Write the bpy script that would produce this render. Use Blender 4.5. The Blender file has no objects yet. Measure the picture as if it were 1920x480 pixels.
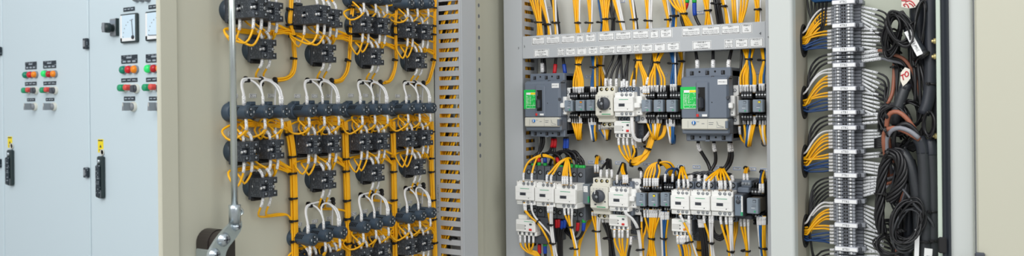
import bpy, math, random
from mathutils import Vector, Matrix
random.seed(11)
COL = bpy.context.scene.collection
F = 1512.0                      # focal length in pixels of a 1920 px wide frame
CAMZ = 1.40
YAW = math.atan2(.524, .852)
RX, RY = math.cos(YAW), math.sin(YAW)

# ---------------------------------------------------------------- measuring: a picture ray meets a real plane
ROLL, V0 = math.radians(.62), 197
def ray(u, v):
    x, y = u - 960, v - V0
    x, y = x * math.cos(ROLL) - y * math.sin(ROLL), x * math.sin(ROLL) + y * math.cos(ROLL)
    a = x / F
    return Vector((a * RX - RY, a * RY + RX, -y / F))
def atY(u, v, y):
    d = ray(u, v); t = y / d.y
    return Vector((d.x * t, y, CAMZ + d.z * t))
def atX(u, v, x):
    d = ray(u, v); t = x / d.x
    return Vector((x, d.y * t, CAMZ + d.z * t))
YB = 1.82        # mounting plate of the open cabinet
XD = -1.157      # inner sheet of the opened door
YF = 1.60        # cabinet fronts
YR = 1.735       # back of the terminal compartment
def P(u, v, d=0.0): return atY(u, v, YB - d)
def D(u, v, o=0.0): return atX(u, v, XD + o)
def L(u, v, d=0.0): return atY(u, v, YF - d)
def T(u, v, d=0.0): return atY(u, v, YR - d)
def rect(fn, u0, v0, u1, v1, d):
    """centre, width and height of a front face at depth d"""
    uc, vc = (u0 + u1) / 2, (v0 + v1) / 2
    a, b = fn(u0, vc, d), fn(u1, vc, d)
    c = (a + b) / 2
    return c, (b - a).length, (fn(uc, v0, d) - fn(uc, v1, d)).length

# ---------------------------------------------------------------- materials
def lin(c):
    return tuple(((x / 255) / 12.92 if x / 255 <= .04045 else ((x / 255 + .055) / 1.055) ** 2.4) for x in c) + (1,)
MATS = {}
def mat(name, rgb, rough=.5, metal=0, spec=.5, noise=.04, nscale=40, bump=0, trans=0, emit=0, coat=0):
    m = bpy.data.materials.new(name); m.use_nodes = True
    nt = m.node_tree; b = nt.nodes['Principled BSDF']
    b.inputs['Roughness'].default_value = rough; b.inputs['Metallic'].default_value = metal
    b.inputs['Specular IOR Level'].default_value = spec
    b.inputs['Transmission Weight'].default_value = trans
    b.inputs['Coat Weight'].default_value = coat
    tc = nt.nodes.new('ShaderNodeTexCoord'); n = nt.nodes.new('ShaderNodeTexNoise')
    n.inputs['Scale'].default_value = nscale; n.inputs['Detail'].default_value = 3
    nt.links.new(tc.outputs['Object'], n.inputs['Vector'])
    r = nt.nodes.new('ShaderNodeMapRange')
    r.inputs['To Min'].default_value = 1 - noise; r.inputs['To Max'].default_value = 1 + noise
    nt.links.new(n.outputs['Fac'], r.inputs['Value'])
    mx = nt.nodes.new('ShaderNodeVectorMath'); mx.operation = 'SCALE'
    mx.inputs[0].default_value = lin(rgb)[:3]
    nt.links.new(r.outputs['Result'], mx.inputs['Scale'])
    nt.links.new(mx.outputs[0], b.inputs['Base Color'])
    if emit:
        b.inputs['Emission Color'].default_value = lin(rgb); b.inputs['Emission Strength'].default_value = emit
    if bump:
        n2 = nt.nodes.new('ShaderNodeTexNoise'); n2.inputs['Scale'].default_value = 900; n2.inputs['Detail'].default_value = 2
        nt.links.new(tc.outputs['Object'], n2.inputs['Vector'])
        bp = nt.nodes.new('ShaderNodeBump'); bp.inputs['Strength'].default_value = bump; bp.inputs['Distance'].default_value = .001
        nt.links.new(n2.outputs['Fac'], bp.inputs['Height']); nt.links.new(bp.outputs['Normal'], b.inputs['Normal'])
    MATS[name] = m
    return m
def printed(name, base, ink, cell, density, rough=.5, uv=False):
    """plastic or paper with rows of tiny print: random ink cells in lines"""
    m = mat(name, base, rough); nt = m.node_tree; b = nt.nodes['Principled BSDF']
    src = b.inputs['Base Color'].links[0].from_socket
    tc = nt.nodes.new('ShaderNodeTexCoord')
    mp = nt.nodes.new('ShaderNodeVectorMath'); mp.operation = 'MULTIPLY'
    mp.inputs[1].default_value = tuple(1 / c for c in cell)
    nt.links.new(tc.outputs['UV' if uv else 'Object'], mp.inputs[0])
    fl = nt.nodes.new('ShaderNodeVectorMath'); fl.operation = 'FLOOR'; nt.links.new(mp.outputs[0], fl.inputs[0])
    wn = nt.nodes.new('ShaderNodeTexWhiteNoise'); wn.noise_dimensions = '3D'; nt.links.new(fl.outputs[0], wn.inputs['Vector'])
    g = nt.nodes.new('ShaderNodeMath'); g.operation = 'LESS_THAN'; g.inputs[1].default_value = density
    nt.links.new(wn.outputs['Value'], g.inputs[0])
    # blank every other line
    fr = nt.nodes.new('ShaderNodeVectorMath'); fr.operation = 'FRACTION'
    hf = nt.nodes.new('ShaderNodeVectorMath'); hf.operation = 'SCALE'; hf.inputs['Scale'].default_value = .5
    nt.links.new(fl.outputs[0], hf.inputs[0]); nt.links.new(hf.outputs[0], fr.inputs[0])
    sp = nt.nodes.new('ShaderNodeSeparateXYZ'); nt.links.new(fr.outputs[0], sp.inputs[0])
    l2 = nt.nodes.new('ShaderNodeMath'); l2.operation = 'GREATER_THAN'; l2.inputs[1].default_value = .25
    nt.links.new(sp.outputs['X' if uv else 'Z'], l2.inputs[0])
    mu = nt.nodes.new('ShaderNodeMath'); mu.operation = 'MULTIPLY'
    nt.links.new(g.outputs[0], mu.inputs[0]); nt.links.new(l2.outputs[0], mu.inputs[1])
    mix = nt.nodes.new('ShaderNodeMix'); mix.data_type = 'RGBA'
    nt.links.new(mu.outputs[0], mix.inputs['Factor'])
    nt.links.new(src, mix.inputs['A']); mix.inputs['B'].default_value = lin(ink)
    nt.links.new(mix.outputs['Result'], b.inputs['Base Color'])
    return m
mat('paint_beige', (194, 193, 176), .55, bump=.08, noise=.02, nscale=3)
mat('paint_partition_shade', (172, 168, 154), .55, bump=.08, noise=.02, nscale=3)  # cabinet paint darkened to carry the shade on the partition
mat('paint_front', (198, 203, 200), .5, bump=.06, noise=.015, nscale=3)
mat('paint_left', (207, 223, 230), .5, bump=.06, noise=.02, nscale=2)
mat('plate_grey', (212, 214, 207), .5, bump=.08, noise=.025, nscale=4)
mat('lip_green', (206, 220, 206), .5, noise=.02)
mat('comp_green', (188, 193, 178), .55, bump=.1, noise=.04, nscale=5)
mat('duct_grey', (186, 190, 194), .55, noise=.02, nscale=5)
mat('duct_shade', (46, 44, 40), .8)  # dark tone standing in for the shade inside the ducts
mat('floor_grey', (165, 163, 158), .7, noise=.1, nscale=3)
mat('wire_orange', (255, 188, 8), .42, noise=.06, nscale=30)
mat('wire_white', (232, 232, 232), .4, noise=.03)
mat('wire_black', (30, 30, 33), .38, noise=.1)
mat('wire_darkgrey', (72, 74, 78), .45, noise=.1)
mat('wire_grey', (140, 142, 150), .45)
mat('wire_blue', (30, 92, 152), .42)
mat('wire_navy', (26, 66, 118), .45)
mat('wire_brown', (160, 100, 78), .45)
printed('sleeve', (240, 240, 240), (150, 150, 156), (.0012, .0018, 1), .34, .5, uv=True)
printed('sleeve_long', (232, 234, 236), (132, 134, 140), (.0017, .0016, 1), .36, .5, uv=True)
mat('sleeve_red', (206, 26, 38), .4)
mat('sleeve_blue', (22, 72, 178), .4)
mat('sleeve_green', (30, 176, 72), .4)
mat('tie_black', (20, 20, 22), .45)
mat('block_black', (52, 57, 64), .5)
printed('block_print', (56, 62, 70), (112, 118, 126), (.0012, .0012, .0012), .17, .5)
mat('lamp_slate', (62, 78, 94), .42)
mat('lamp_slate_dark', (46, 60, 72), .45)
mat('hole_black', (10, 10, 11), .7)
mat('mccb_grey', (110, 120, 134), .45, bump=.03)
mat('mccb_dark', (74, 78, 86), .5)
mat('mccb_side_shade', (84, 88, 94), .5)  # breaker grey with the shade of its sides put into the colour
mat('green_plate', (22, 200, 84), .45)
mat('yellow', (250, 226, 20), .5)
mat('orange_spot', (240, 150, 30), .4)
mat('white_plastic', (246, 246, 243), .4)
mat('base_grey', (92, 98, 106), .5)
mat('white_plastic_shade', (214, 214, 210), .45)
printed('white_print', (240, 240, 238), (176, 178, 182), (.0016, .0016, .0014), .12, .5)
mat('beige_strip', (216, 214, 202), .45)
mat('cream', (228, 226, 214), .45)
mat('red', (220, 48, 44), .4)
mat('blue_dial', (30, 120, 200), .4)
mat('green_line', (60, 170, 120), .5)
mat('relay_grey', (136, 148, 160), .4)
mat('relay_brown', (128, 120, 108), .25)
mat('socket_black', (40, 43, 48), .5)
mat('screw', (206, 208, 210), .35, metal=.5)
mat('zinc', (196, 206, 212), .3, metal=.9, noise=.1, nscale=60)
mat('chrome', (214, 222, 222), .22, metal=.9)
mat('brass', (216, 200, 140), .35, metal=.6)
mat('latch_brown', (48, 42, 40), .35)
mat('paper', (242, 243, 243), .6)
mat('ink', (50, 54, 62), .6)
mat('ink_light', (110, 114, 122), .6)
mat('ink_red', (214, 30, 50), .6)
mat('paper_cream', (240, 234, 222), .7)
mat('name_ink', (166, 178, 188), .5)
mat('term_grey', (143, 147, 154), .5)
mat('term_side', (112, 116, 124), .5)
mat('term_mid', (118, 122, 130), .5)
mat('term_bar', (206, 208, 216), .5)
mat('rubber', (40, 46, 54), .6)
mat('rubber_dark', (22, 22, 24), .7)
mat('tape_black', (54, 57, 61), .3, bump=.35, noise=.15, nscale=60)
mat('conduit_black', (46, 50, 58), .38, noise=.12, nscale=40)
mat('meter_glass', (214, 236, 250), .3)
mat('meter_black', (34, 50, 52), .4)
mat('lamp_red', (216, 30, 44), .25)
mat('lamp_red_dark', (190, 30, 40), .25)
mat('lamp_green', (14, 140, 110), .25)
mat('lamp_green_lit', (40, 214, 110), .25, emit=.25)
mat('lamp_orange', (246, 140, 20), .25)
mat('button_green', (30, 160, 110), .4)
mat('button_red', (226, 84, 76), .4)
mat('bezel_white', (222, 222, 212), .4)
mat('lever_grey', (136, 142, 148), .4)
printed('name_black', (36, 48, 58), (150, 160, 168), (.003, .003, .003), .16, .5)
printed('green_print', (22, 200, 84), (150, 230, 170), (.0022, .0022, .0016), .2, .5)
mat('clear_plastic', (120, 130, 138), .12, noise=.08)
mat('timer_face', (118, 132, 146), .25)

# ---------------------------------------------------------------- mesh collector
class MB:
    def __init__(s): s.v, s.f, s.m, s.sm, s.uv = [], [], [], [], {}; s.names = []; s.cuts = []
    def mark(s):
        """what follows is a separate piece (build_each)"""
        s.cuts.append((len(s.v), len(s.f))); return s
    def build_each(s, name, parent, label=None):
        c = s.cuts + [(len(s.v), len(s.f))]
        for (v0, f0), (v1, f1) in zip(c, c[1:]):
            q = MB(); q.v = s.v[v0:v1]; q.f = [[i - v0 for i in f] for f in s.f[f0:f1]]; q.m = s.m[f0:f1]; q.sm = s.sm[f0:f1]; q.names = s.names
            q.build(name, parent, label=label)
    def mi(s, name):
        if name not in s.names: s.names.append(name)
        return s.names.index(name)
    def add(s, vs, fs, m, smooth=False, uvs=None):
        o = len(s.v); k = s.mi(m)
        s.v += [Vector(p) for p in vs]
        for i, f in enumerate(fs):
            if uvs: s.uv[len(s.f)] = uvs[i]
            s.f.append([o + j for j in f]); s.m.append(k); s.sm.append(smooth)
        return s
    def box(s, x0, x1, y0, y1, z0, z1, m, b=0.0):
        if x0 > x1: x0, x1 = x1, x0
        if y0 > y1: y0, y1 = y1, y0
        if z0 > z1: z0, z1 = z1, z0
        b = min(b, .49 * min(x1 - x0, y1 - y0, z1 - z0))
        if b <= 0:
            vs = [(x, y, z) for x in (x0, x1) for y in (y0, y1) for z in (z0, z1)]
            return s.add(vs, [(0, 1, 3, 2), (4, 6, 7, 5), (0, 4, 5, 1), (2, 3, 7, 6), (0, 2, 6, 4), (1, 5, 7, 3)], m)
        vs, idx = [], {}
        X, Y, Z = (x0, x1), (y0, y1), (z0, z1)
        for i in (0, 1):
            for j in (0, 1):
                for k in (0, 1):
                    c = [X[i], Y[j], Z[k]]; ins = [X[i] + (b, -b)[i], Y[j] + (b, -b)[j], Z[k] + (b, -b)[k]]
                    for a in range(3):
                        q = list(ins); q[a] = c[a]; idx[(i, j, k, a)] = len(vs); vs.append(q)
        fs = []
        for a in range(3):
            for sd in (0, 1):
                o1, o2 = (a + 1) % 3, (a + 2) % 3; loop = []
                for p, q in ((0, 0), (1, 0), (1, 1), (0, 1)):
                    key = [0, 0, 0]; key[a] = sd; key[o1] = p; key[o2] = q; loop.append(idx[(*key, a)])
                fs.append(loop if sd else loop[::-1])
        for a in range(3):
            o1, o2 = (a + 1) % 3, (a + 2) % 3
            for p in (0, 1):
                for q in (0, 1):
                    def kk(t, ax):
                        key = [0, 0, 0]; key[a] = t; key[o1] = p; key[o2] = q; return idx[(*key, ax)]
                    l = [kk(0, o1), kk(1, o1), kk(1, o2), kk(0, o2)]
                    fs.append(l if (p != q) else l[::-1])
        for i in (0, 1):
            for j in (0, 1):
                for k in (0, 1):
                    l = [idx[(i, j, k, a)] for a in range(3)]
                    fs.append(l if (i + j + k) % 2 else l[::-1])
        return s.add(vs, fs, m)
    def prism(s, poly, axis, a0, a1, m):
        """poly of (p,q) swept along axis: x -> (y,z), y -> (x,z), z -> (x,y)"""
        def mk(a, p, q): return {'x': (a, p, q), 'y': (p, a, q), 'z': (p, q, a)}[axis]
        n = len(poly)
        vs = [mk(a0, p, q) for p, q in poly] + [mk(a1, p, q) for p, q in poly]
        fs = [list(range(n))[::-1], [n + i for i in range(n)]] + [(i, (i + 1) % n, n + (i + 1) % n, n + i) for i in range(n)]
        return s.add(vs, fs, m)
    def lathe(s, c, axis, prof, m, n=16, sx=1.0):
        """prof = [(radius, along)], revolved about axis through c"""
        c = Vector(c); ax = Vector(axis).normalized()
        t = Vector((0, 0, 1)) if abs(ax.z) < .9 else Vector((1, 0, 0))
        e1 = ax.cross(t).normalized(); e2 = ax.cross(e1)
        vs = []
        for r, h in prof:
            for i in range(n):
                w = 2 * math.pi * i / n
                vs.append(c + ax * h + e1 * (r * math.cos(w) * sx) + e2 * (r * math.sin(w)))
        k = len(prof)
        fs = [(a * n + i, a * n + (i + 1) % n, (a + 1) * n + (i + 1) % n, (a + 1) * n + i) for a in range(k - 1) for i in range(n)]
        s.add(vs, fs, m, True)
        if prof[0][0] > 1e-6: s.add(vs[:n], [list(range(n))[::-1]], m)
        if prof[-1][0] > 1e-6: s.add(vs[-n:], [list(range(n))], m)
        return s
    def cyl(s, c, axis, r, l, m, n=14): return s.lathe(c, axis, [(r, 0), (r, l)], m, n)
    def tube(s, pts, r, m, n=7, cap=True):
        vs, fs, uvs = sweep(pts, r, n, cap); return s.add(vs, fs, m, True, uvs)
    def mesh(s, name, origin=None):
        me = bpy.data.meshes.new(name)
        o = Vector(origin) if origin is not None else Vector()
        me.from_pydata([v - o for v in s.v], [], s.f)
        for nm in s.names: me.materials.append(MATS[nm])
        me.polygons.foreach_set('material_index', s.m); me.polygons.foreach_set('use_smooth', s.sm)
        if s.uv:
            l = me.uv_layers.new(name='UV')
            for pi, uv in s.uv.items():
                p = me.polygons[pi]
                for j, li in enumerate(p.loop_indices): l.data[li].uv = uv[j]
        me.update(); return me
    def build(s, name, parent=None, origin=None, label=None):
        o = bpy.data.objects.new(name, s.mesh(name, origin)); COL.objects.link(o)
        if parent is not None: o.parent = parent
        if origin is not None: o.location = origin
        if label: o['label'] = label
        return o
def sweep(pts, r, n=7, cap=True):
    pts = [Vector(p) for p in pts]; vs, fs, uvs = [], [], []
    up = None; acc = 0; cum = []
    for i, p in enumerate(pts):
        t = (pts[min(i + 1, len(pts) - 1)] - pts[max(i - 1, 0)])
        t = t.normalized() if t.length > 1e-9 else Vector((0, 0, 1))
        if up is None:
            q = Vector((0, -1, 0)) if abs(t.y) < .8 else Vector((1, 0, 0))
            up = (q - t * q.dot(t)).normalized()
        else:
            up = up - t * up.dot(t)
            up = up.normalized() if up.length > 1e-6 else Vector((1, 0, 0))
        b = t.cross(up)
        if i: acc += (p - pts[i - 1]).length
        cum.append(acc); rr = r[i] if isinstance(r, (list, tuple)) else r
        for k in range(n):
            w = 2 * math.pi * k / n
            vs.append(p + up * (rr * math.cos(w)) + b * (rr * math.sin(w)))
    r0 = r[0] if isinstance(r, (list, tuple)) else r
    for i in range(len(pts) - 1):
        for k in range(n):
            fs.append((i * n + k, i * n + (k + 1) % n, (i + 1) * n + (k + 1) % n, (i + 1) * n + k))
            c0, c1 = 2 * math.pi * r0 * k / n, 2 * math.pi * r0 * (k + 1) / n
            uvs.append(((cum[i], c0), (cum[i], c1), (cum[i + 1], c1), (cum[i + 1], c0)))
    if cap:
        fs.append(list(range(n))[::-1]); uvs.append([(0, 0)] * n)
        fs.append([(len(pts) - 1) * n + k for k in range(n)]); uvs.append([(0, 0)] * n)
    return vs, fs, uvs
def smooth_path(pts, step=.006):
    pts = [Vector(p) for p in pts]
    if len(pts) == 2:
        return [pts[0], (pts[0] + pts[1]) / 2, pts[1]]
    out = []
    ext = [pts[0] * 2 - pts[1]] + pts + [pts[-1] * 2 - pts[-2]]
    for i in range(1, len(ext) - 2):
        a, b, c, d = ext[i - 1], ext[i], ext[i + 1], ext[i + 2]
        k = max(2, min(14, int((c - b).length / step)))
        # centripetal parametrisation avoids overshoot
        t0 = 0; t1 = t0 + max((b - a).length, 1e-5) ** .5; t2 = t1 + max((c - b).length, 1e-5) ** .5; t3 = t2 + max((d - c).length, 1e-5) ** .5
        for j in range(k):
            t = t1 + (t2 - t1) * j / k
            A1 = a * ((t1 - t) / (t1 - t0)) + b * ((t - t0) / (t1 - t0))
            A2 = b * ((t2 - t) / (t2 - t1)) + c * ((t - t1) / (t2 - t1))
            A3 = c * ((t3 - t) / (t3 - t2)) + d * ((t - t2) / (t3 - t2))
            B1 = A1 * ((t2 - t) / (t2 - t0)) + A2 * ((t - t0) / (t2 - t0))
            B2 = A2 * ((t3 - t) / (t3 - t1)) + A3 * ((t - t1) / (t3 - t1))
            out.append(B1 * ((t2 - t) / (t2 - t1)) + B2 * ((t - t1) / (t2 - t1)))
    out.append(pts[-1])
    return out
def cut_path(path, a, b):
    """the stretch of a sampled path between arc lengths a and b"""
    out, acc = [], 0.0
    for i in range(len(path) - 1):
        p, q = path[i], path[i + 1]; l = (q - p).length
        if l < 1e-9: continue
        if acc + l >= a and acc <= b:
            s0 = max(0, (a - acc) / l); s1 = min(1, (b - acc) / l)
            if not out: out.append(p.lerp(q, s0))
            out.append(p.lerp(q, s1))
        acc += l
    return out
def plen(path): return sum((path[i + 1] - path[i]).length for i in range(len(path) - 1))

# ---------------------------------------------------------------- things
def tag(o, label, cat, group=None, kind=None):
    o['label'] = label; o['category'] = cat
    if group: o['group'] = group
    if kind: o['kind'] = kind
    return o
def thing(name, label, cat, loc, rotz=0.0, group=None):
    o = bpy.data.objects.new(name, None); COL.objects.link(o); o.empty_display_size = .02
    o.location = loc; o.rotation_euler = (0, 0, rotz)
    return tag(o, label, cat, group)
def dup(root, label, loc, rotz=None, group=None):
    r = root.copy(); COL.objects.link(r); r.location = loc
    if rotz is not None: r.rotation_euler = (0, 0, rotz)
    r['label'] = label
    if group: r['group'] = group
    for ch in list(root.children):
        c = ch.copy(); COL.objects.link(c); c.parent = r
        for g in list(ch.children):
            d = g.copy(); COL.objects.link(d); d.parent = c
    return r
DOOR = math.pi / 2       # turns a component's outward -Y to the door's +X

TEXTS = {}
def text_mesh(body, size, m='ink', align='CENTER', space=1.0):
    key = (body, round(size, 5), m, align)
    if key in TEXTS: return TEXTS[key]
    cu = bpy.data.curves.new('lettering', 'FONT'); cu.body = body; cu.size = size; cu.align_x = align; cu.align_y = 'CENTER'
    cu.space_line = space; cu.resolution_u = 1
    ob = bpy.data.objects.new('lettering', cu); COL.objects.link(ob)
    dg = bpy.context.evaluated_depsgraph_get()
    me = bpy.data.meshes.new_from_object(ob.evaluated_get(dg)); me.name = 'lettering'
    bpy.data.objects.remove(ob); bpy.data.curves.remove(cu)
    me.transform(Matrix.Rotation(math.pi / 2, 4, 'X'))
    me.materials.clear(); me.materials.append(MATS[m])
    TEXTS[key] = me
    return me
def lettering(body, size, parent, loc, m='ink', align='CENTER', space=1.0, roll=0.0, sx=1.0):
    o = bpy.data.objects.new('lettering', text_mesh(body, size, m, align, space)); COL.objects.link(o)
    o.parent = parent; o.location = loc; o.rotation_euler = (0, roll, 0); o.scale = (sx, 1, 1)
    return o

# ---------------------------------------------------------------- wires and ties
COLOUR = {'wire_orange': 'orange', 'wire_white': 'white', 'wire_black': 'black', 'wire_darkgrey': 'dark grey', 'wire_grey': 'grey',
          'wire_blue': 'blue', 'wire_navy': 'dark blue', 'wire_brown': 'brown'}
def wire(pts, r, m, label, group=None, sl=(), name='control_wire', n=6, cat='wire', step=.006):
    """one wire as a swept tube; sl = [(from, length, material, radius factor)], negative from counts back from the end"""
    path = smooth_path(pts, step)
    o = MB().tube(path, r, m, n).build(name, origin=path[0])
    tag(o, label, cat, group)
    ln = plen(path)
    for a, l, sm, k in sl:
        if a < 0: a = ln + a - l
        seg = cut_path(path, max(a, 0), min(a + l, ln))
        if len(seg) > 1:
            c = MB().tube(seg, r * k, sm, 8).build('marker_sleeve' if sm.startswith('sleeve') and sm in ('sleeve', 'sleeve_long') else 'cable_boot', parent=o, origin=seg[0])
            c.location = seg[0] - path[0]
            if sm in ('sleeve_red', 'sleeve_blue', 'sleeve_green'): c['label'] = sm[7:] + ' insulating boot'
    return o
TIE_MESH = {}
def tie(c, axis, rad, label, group=None, flat=1.0):
    key = (round(rad, 4),)
    if key not in TIE_MESH:
        mb = MB(); w = .0016; ri, ro = rad, rad + .0013
        mb.lathe((0, 0, 0), (0, 0, 1), [(ri, -w), (ro, -w), (ro, w), (ri, w), (ri, -w)], 'tie_black', 14)
        mb.box(-.0032, .0032, -ro - .0038, -ro + .0008, -.0026, .0026, 'tie_black', .0006)
        mb.box(-.0012, .0012, -ro - .0066, -ro - .0036, -.0008, .0008, 'tie_black')
        TIE_MESH[key] = mb.mesh('cable_tie')
    o = bpy.data.objects.new('cable_tie', TIE_MESH[key]); COL.objects.link(o)
    z = Vector(axis).normalized()
    y = Vector((0, 1, 0)) if abs(z.y) < .8 else Vector((0, 0, 1))
    return o, z, y
ORD = ['uppermost', 'second', 'third', 'fourth', 'fifth', 'sixth', 'seventh', 'eighth', 'ninth', 'tenth']
def put_tie(c, axis, rad, label, out=Vector((0, -1, 0)), spin=0.0, group=None):
    o, z, y = tie(c, axis, rad, label)
    f = -Vector(out); f = (f - z * f.dot(z)).normalized()
    x = f.cross(z).normalized()
    M = Matrix((x, f, z)).transposed().to_4x4() @ Matrix.Rotation(spin, 4, 'Z')
    M.translation = Vector(c); o.matrix_world = M
    return tag(o, label, 'cable tie', group)
def hexpack(n):
    pts = [(0, 0)]; ring = 1
    while len(pts) < n:
        for k in range(6):
            for j in range(ring):
                a, b = math.radians(60 * k), math.radians(60 * (k + 2))
                pts.append((ring * math.cos(a) + j * math.cos(b), ring * math.sin(a) + j * math.sin(b)))
        ring += 1
    return pts[:n]
def bundle(path, mats, r, labelf, group, jitter=.25, out=Vector((0, -1, 0)), flat=1.0, spread=None, sl=(), name='control_wire'):
    """parallel wires along a guide path; spread widens the pack at each guide point"""
    pk = hexpack(len(mats)); path = [Vector(p) for p in path]; res = []
    for (a, b), m in zip(pk, mats):
        pts = []
        ph = random.uniform(-1, 1) * jitter
        for i, p in enumerate(path):
            t = (path[min(i + 1, len(path) - 1)] - path[max(i - 1, 0)]).normalized()
            f = (Vector(out) - t * Vector(out).dot(t)).normalized(); s = f.cross(t)
            k = spread[i] if spread else 1.0
            pts.append(p + s * (2 * r * k * (a + ph * .6)) + f * (2 * r * flat * (b + random.uniform(-jitter, jitter) * .5)))
        res.append(wire(pts, r, m, labelf(COLOUR[m]), group, sl, name=name))
    return res
# ================================================================ camera, light, world
cam = bpy.data.cameras.new('camera'); cam_o = bpy.data.objects.new('camera', cam); COL.objects.link(cam_o)
cam.sensor_width = 36; cam.lens = F / 1920 * 36; cam.clip_start = .05
cam.shift_y = -(240 - V0) / 1920
_R, _U, _Fw = Vector((RX, RY, 0)), Vector((0, 0, 1)), Vector((-RY, RX, 0))
_rc = _R * math.cos(ROLL) - _U * math.sin(ROLL); _uc = _R * math.sin(ROLL) + _U * math.cos(ROLL)
_M = Matrix((_rc, _uc, -_Fw)).transposed().to_4x4(); _M.translation = Vector((0, 0, CAMZ)); cam_o.matrix_world = _M
cam.dof.use_dof = True; cam.dof.focus_distance = 1.75; cam.dof.aperture_fstop = 4.8
bpy.context.scene.camera = cam_o
world = bpy.data.worlds.new('world'); bpy.context.scene.world = world; world.use_nodes = True
_nt = world.node_tree; _bg = _nt.nodes['Background']
_tc = _nt.nodes.new('ShaderNodeTexCoord'); _sp = _nt.nodes.new('ShaderNodeSeparateXYZ'); _nt.links.new(_tc.outputs['Generated'], _sp.inputs[0])
_rp = _nt.nodes.new('ShaderNodeValToRGB')
_mr = _nt.nodes.new('ShaderNodeMapRange'); _mr.inputs['From Min'].default_value = -1
_nt.links.new(_sp.outputs['Z'], _mr.inputs['Value']); _nt.links.new(_mr.outputs[0], _rp.inputs[0])
_e = _rp.color_ramp.elements
_e[0].position = .0; _e[0].color = (.42, .41, .39, 1); _e[1].position = 1; _e[1].color = (.95, 1.0, 1.08, 1)
_m = _e.new(.5); _m.color = (.78, .8, .82, 1)
_nt.links.new(_rp.outputs[0], _bg.inputs['Color']); _bg.inputs['Strength'].default_value = .62
def area(name, loc, target, sx, sy, power, col=(1, 1, 1)):
    l = bpy.data.lights.new(name, 'AREA'); l.shape = 'RECTANGLE'; l.size = sx; l.size_y = sy; l.energy = power; l.color = col
    o = bpy.data.objects.new(name, l); COL.objects.link(o); o.location = loc
    o.rotation_euler = (Vector(target) - Vector(loc)).to_track_quat('-Z', 'Y').to_euler()
    return o
area('key_light', (-.75, -1.1, 3.2), (-.9, 1.6, 1.3), 4.0, 2.0, 90, (1, .99, .97))  # key area light added above and behind the camera, out of view
area('left_fill_light', (-2.6, -1.6, 2.3), (-1.9, 1.6, 1.3), 2.2, 2.0, 13, (.95, .98, 1))  # added fill light, unseen, brightens the closed cabinets
area('door_fill_light', (2.3, .1, 2.0), (-1.1, 1.25, 1.38), 1.2, 1.8, 21, (1, .99, .96))  # added fill light from the right, unseen, for the open door's inner face
vs_ = bpy.context.scene.view_settings
vs_.view_transform = 'Standard'; vs_.look = 'None'; vs_.exposure = 0.0

# ================================================================ setting
fl = MB().box(-5, 3, -3, 3.2, -.05, 0, 'floor_grey').build('floor'); fl['kind'] = 'structure'

# ---------------------------------------------------------------- closed cabinets on the left
LX = [-3.83, atY(5, 200, YF).x, atY(167, 200, YF).x, -2.12]
def closed_cabinet(x0, x1, label, handle_u, hz, hinge_px, yellow, fill=0):
    t = thing('electrical_cabinet', label, 'cabinet', ((x0 + x1) / 2, YF, 0), group='closed electrical cabinets in a row')
    h = (x1 - x0) / 2
    MB().box(-h + .004, h - .004 + fill, .022, .62, .1, 2.1, 'paint_left', .004).build('cabinet_body', t)
    MB().box(-h + .01, h - .01 + fill, .05, .6, 0, .1, 'mccb_dark').build('plinth', t)
    dm = MB().box(-h + .003, h - .003, 0, .02, .12, 2.08, 'paint_left', .004).build('door', t)
    if fill: MB().box(h + .003, h + fill, 0, .02, .12, 2.08, 'paint_left', .004).build('filler_panel', t)
    for u, v0, v1 in hinge_px:
        c, w, hh = rect(L, u - 4.6, v0, u + 1.6, v1, .004)
        lx = c.x - t.location.x
        MB().box(lx - w / 2, lx + w / 2, -.012, .001, c.z - hh / 2, c.z + hh / 2, 'name_black', .002).box(lx - w / 4, lx + w / 4, -.014, -.011, c.z - hh * .3, c.z + hh * .3, 'lever_grey', .001).build('hinge', dm)
    if handle_u:
        (u0, v0, u1, v1), (y0, w0, y1, w1) = handle_u
        c, w, hh = rect(L, u0, v0, u1, v1, .01)
        lx = c.x - t.location.x
        m = MB().box(lx - w / 2, lx + w / 2, -.014, 0, c.z - hh / 2, c.z + hh / 2, 'meter_black', .004)
        m.box(lx - w * .3, lx + w * .3, -.024, -.013, c.z - hh * .47, c.z + hh * .3, 'name_black', .004)
        m.box(lx - w * .32, lx + w * .3, -.016, -.013, c.z - hh * .47, c.z - hh * .3, 'lever_grey', .001)
        m.lathe((lx, -.014, c.z + hh * .38), (0, -1, 0), [(w * .22, 0), (w * .22, .004), (w * .1, .005)], 'zinc', 12)
        m.build('swing_handle', dm)
        m = MB().lathe((lx, -.001, c.z + hh / 2 + w * .42), (0, -1, 0), [(w * .28, 0), (w * .36, 0), (w * .36, .003), (w * .28, .003), (w * .28, 0)], 'bezel_white', 14)
        m.build('key_ring', dm, label='pale ring above the handle')
        c, w, hh = rect(L, y0, w0, y1, w1, .001); lx = c.x - t.location.x
        m = MB().box(lx - w / 2, lx + w / 2, -.001, 0, c.z - hh / 2, c.z + hh / 2, 'yellow')
        m.box(lx - w * .42, lx + w * .42, -.0015, -.0005, c.z + hh * .36, c.z + hh * .44, 'ink')
        tri = [(lx - w * .2, c.z - hh * .12), (lx + w * .2, c.z - hh * .12), (lx, c.z + hh * .1)]
        m.prism(tri, 'y', -.0015, -.0005, 'ink')
        m.box(lx - w * .3, lx + w * .3, -.0015, -.0005, c.z - hh * .3, c.z - hh * .27, 'ink').box(lx - w * .3, lx + w * .3, -.0015, -.0005, c.z - hh * .38, c.z - hh * .35, 'ink')
        m.build('warning_sticker', dm, label='yellow warning sticker')
    return t
closed_cabinet(LX[0], LX[1], 'pale cabinet cut off by the left edge of the photo, only black hinges showing', None, 0, [(0, 88, 104), (0, 298, 314)], None)
closed_cabinet(LX[1], LX[2], 'pale closed cabinet with black swing handle and two lamp clusters, no meters', ((14, 281, 22.5, 348), (14.5, 256, 22.5, 277)), 0, [(163.3, 72, 92), (164.3, 314, 333)], None)
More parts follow.
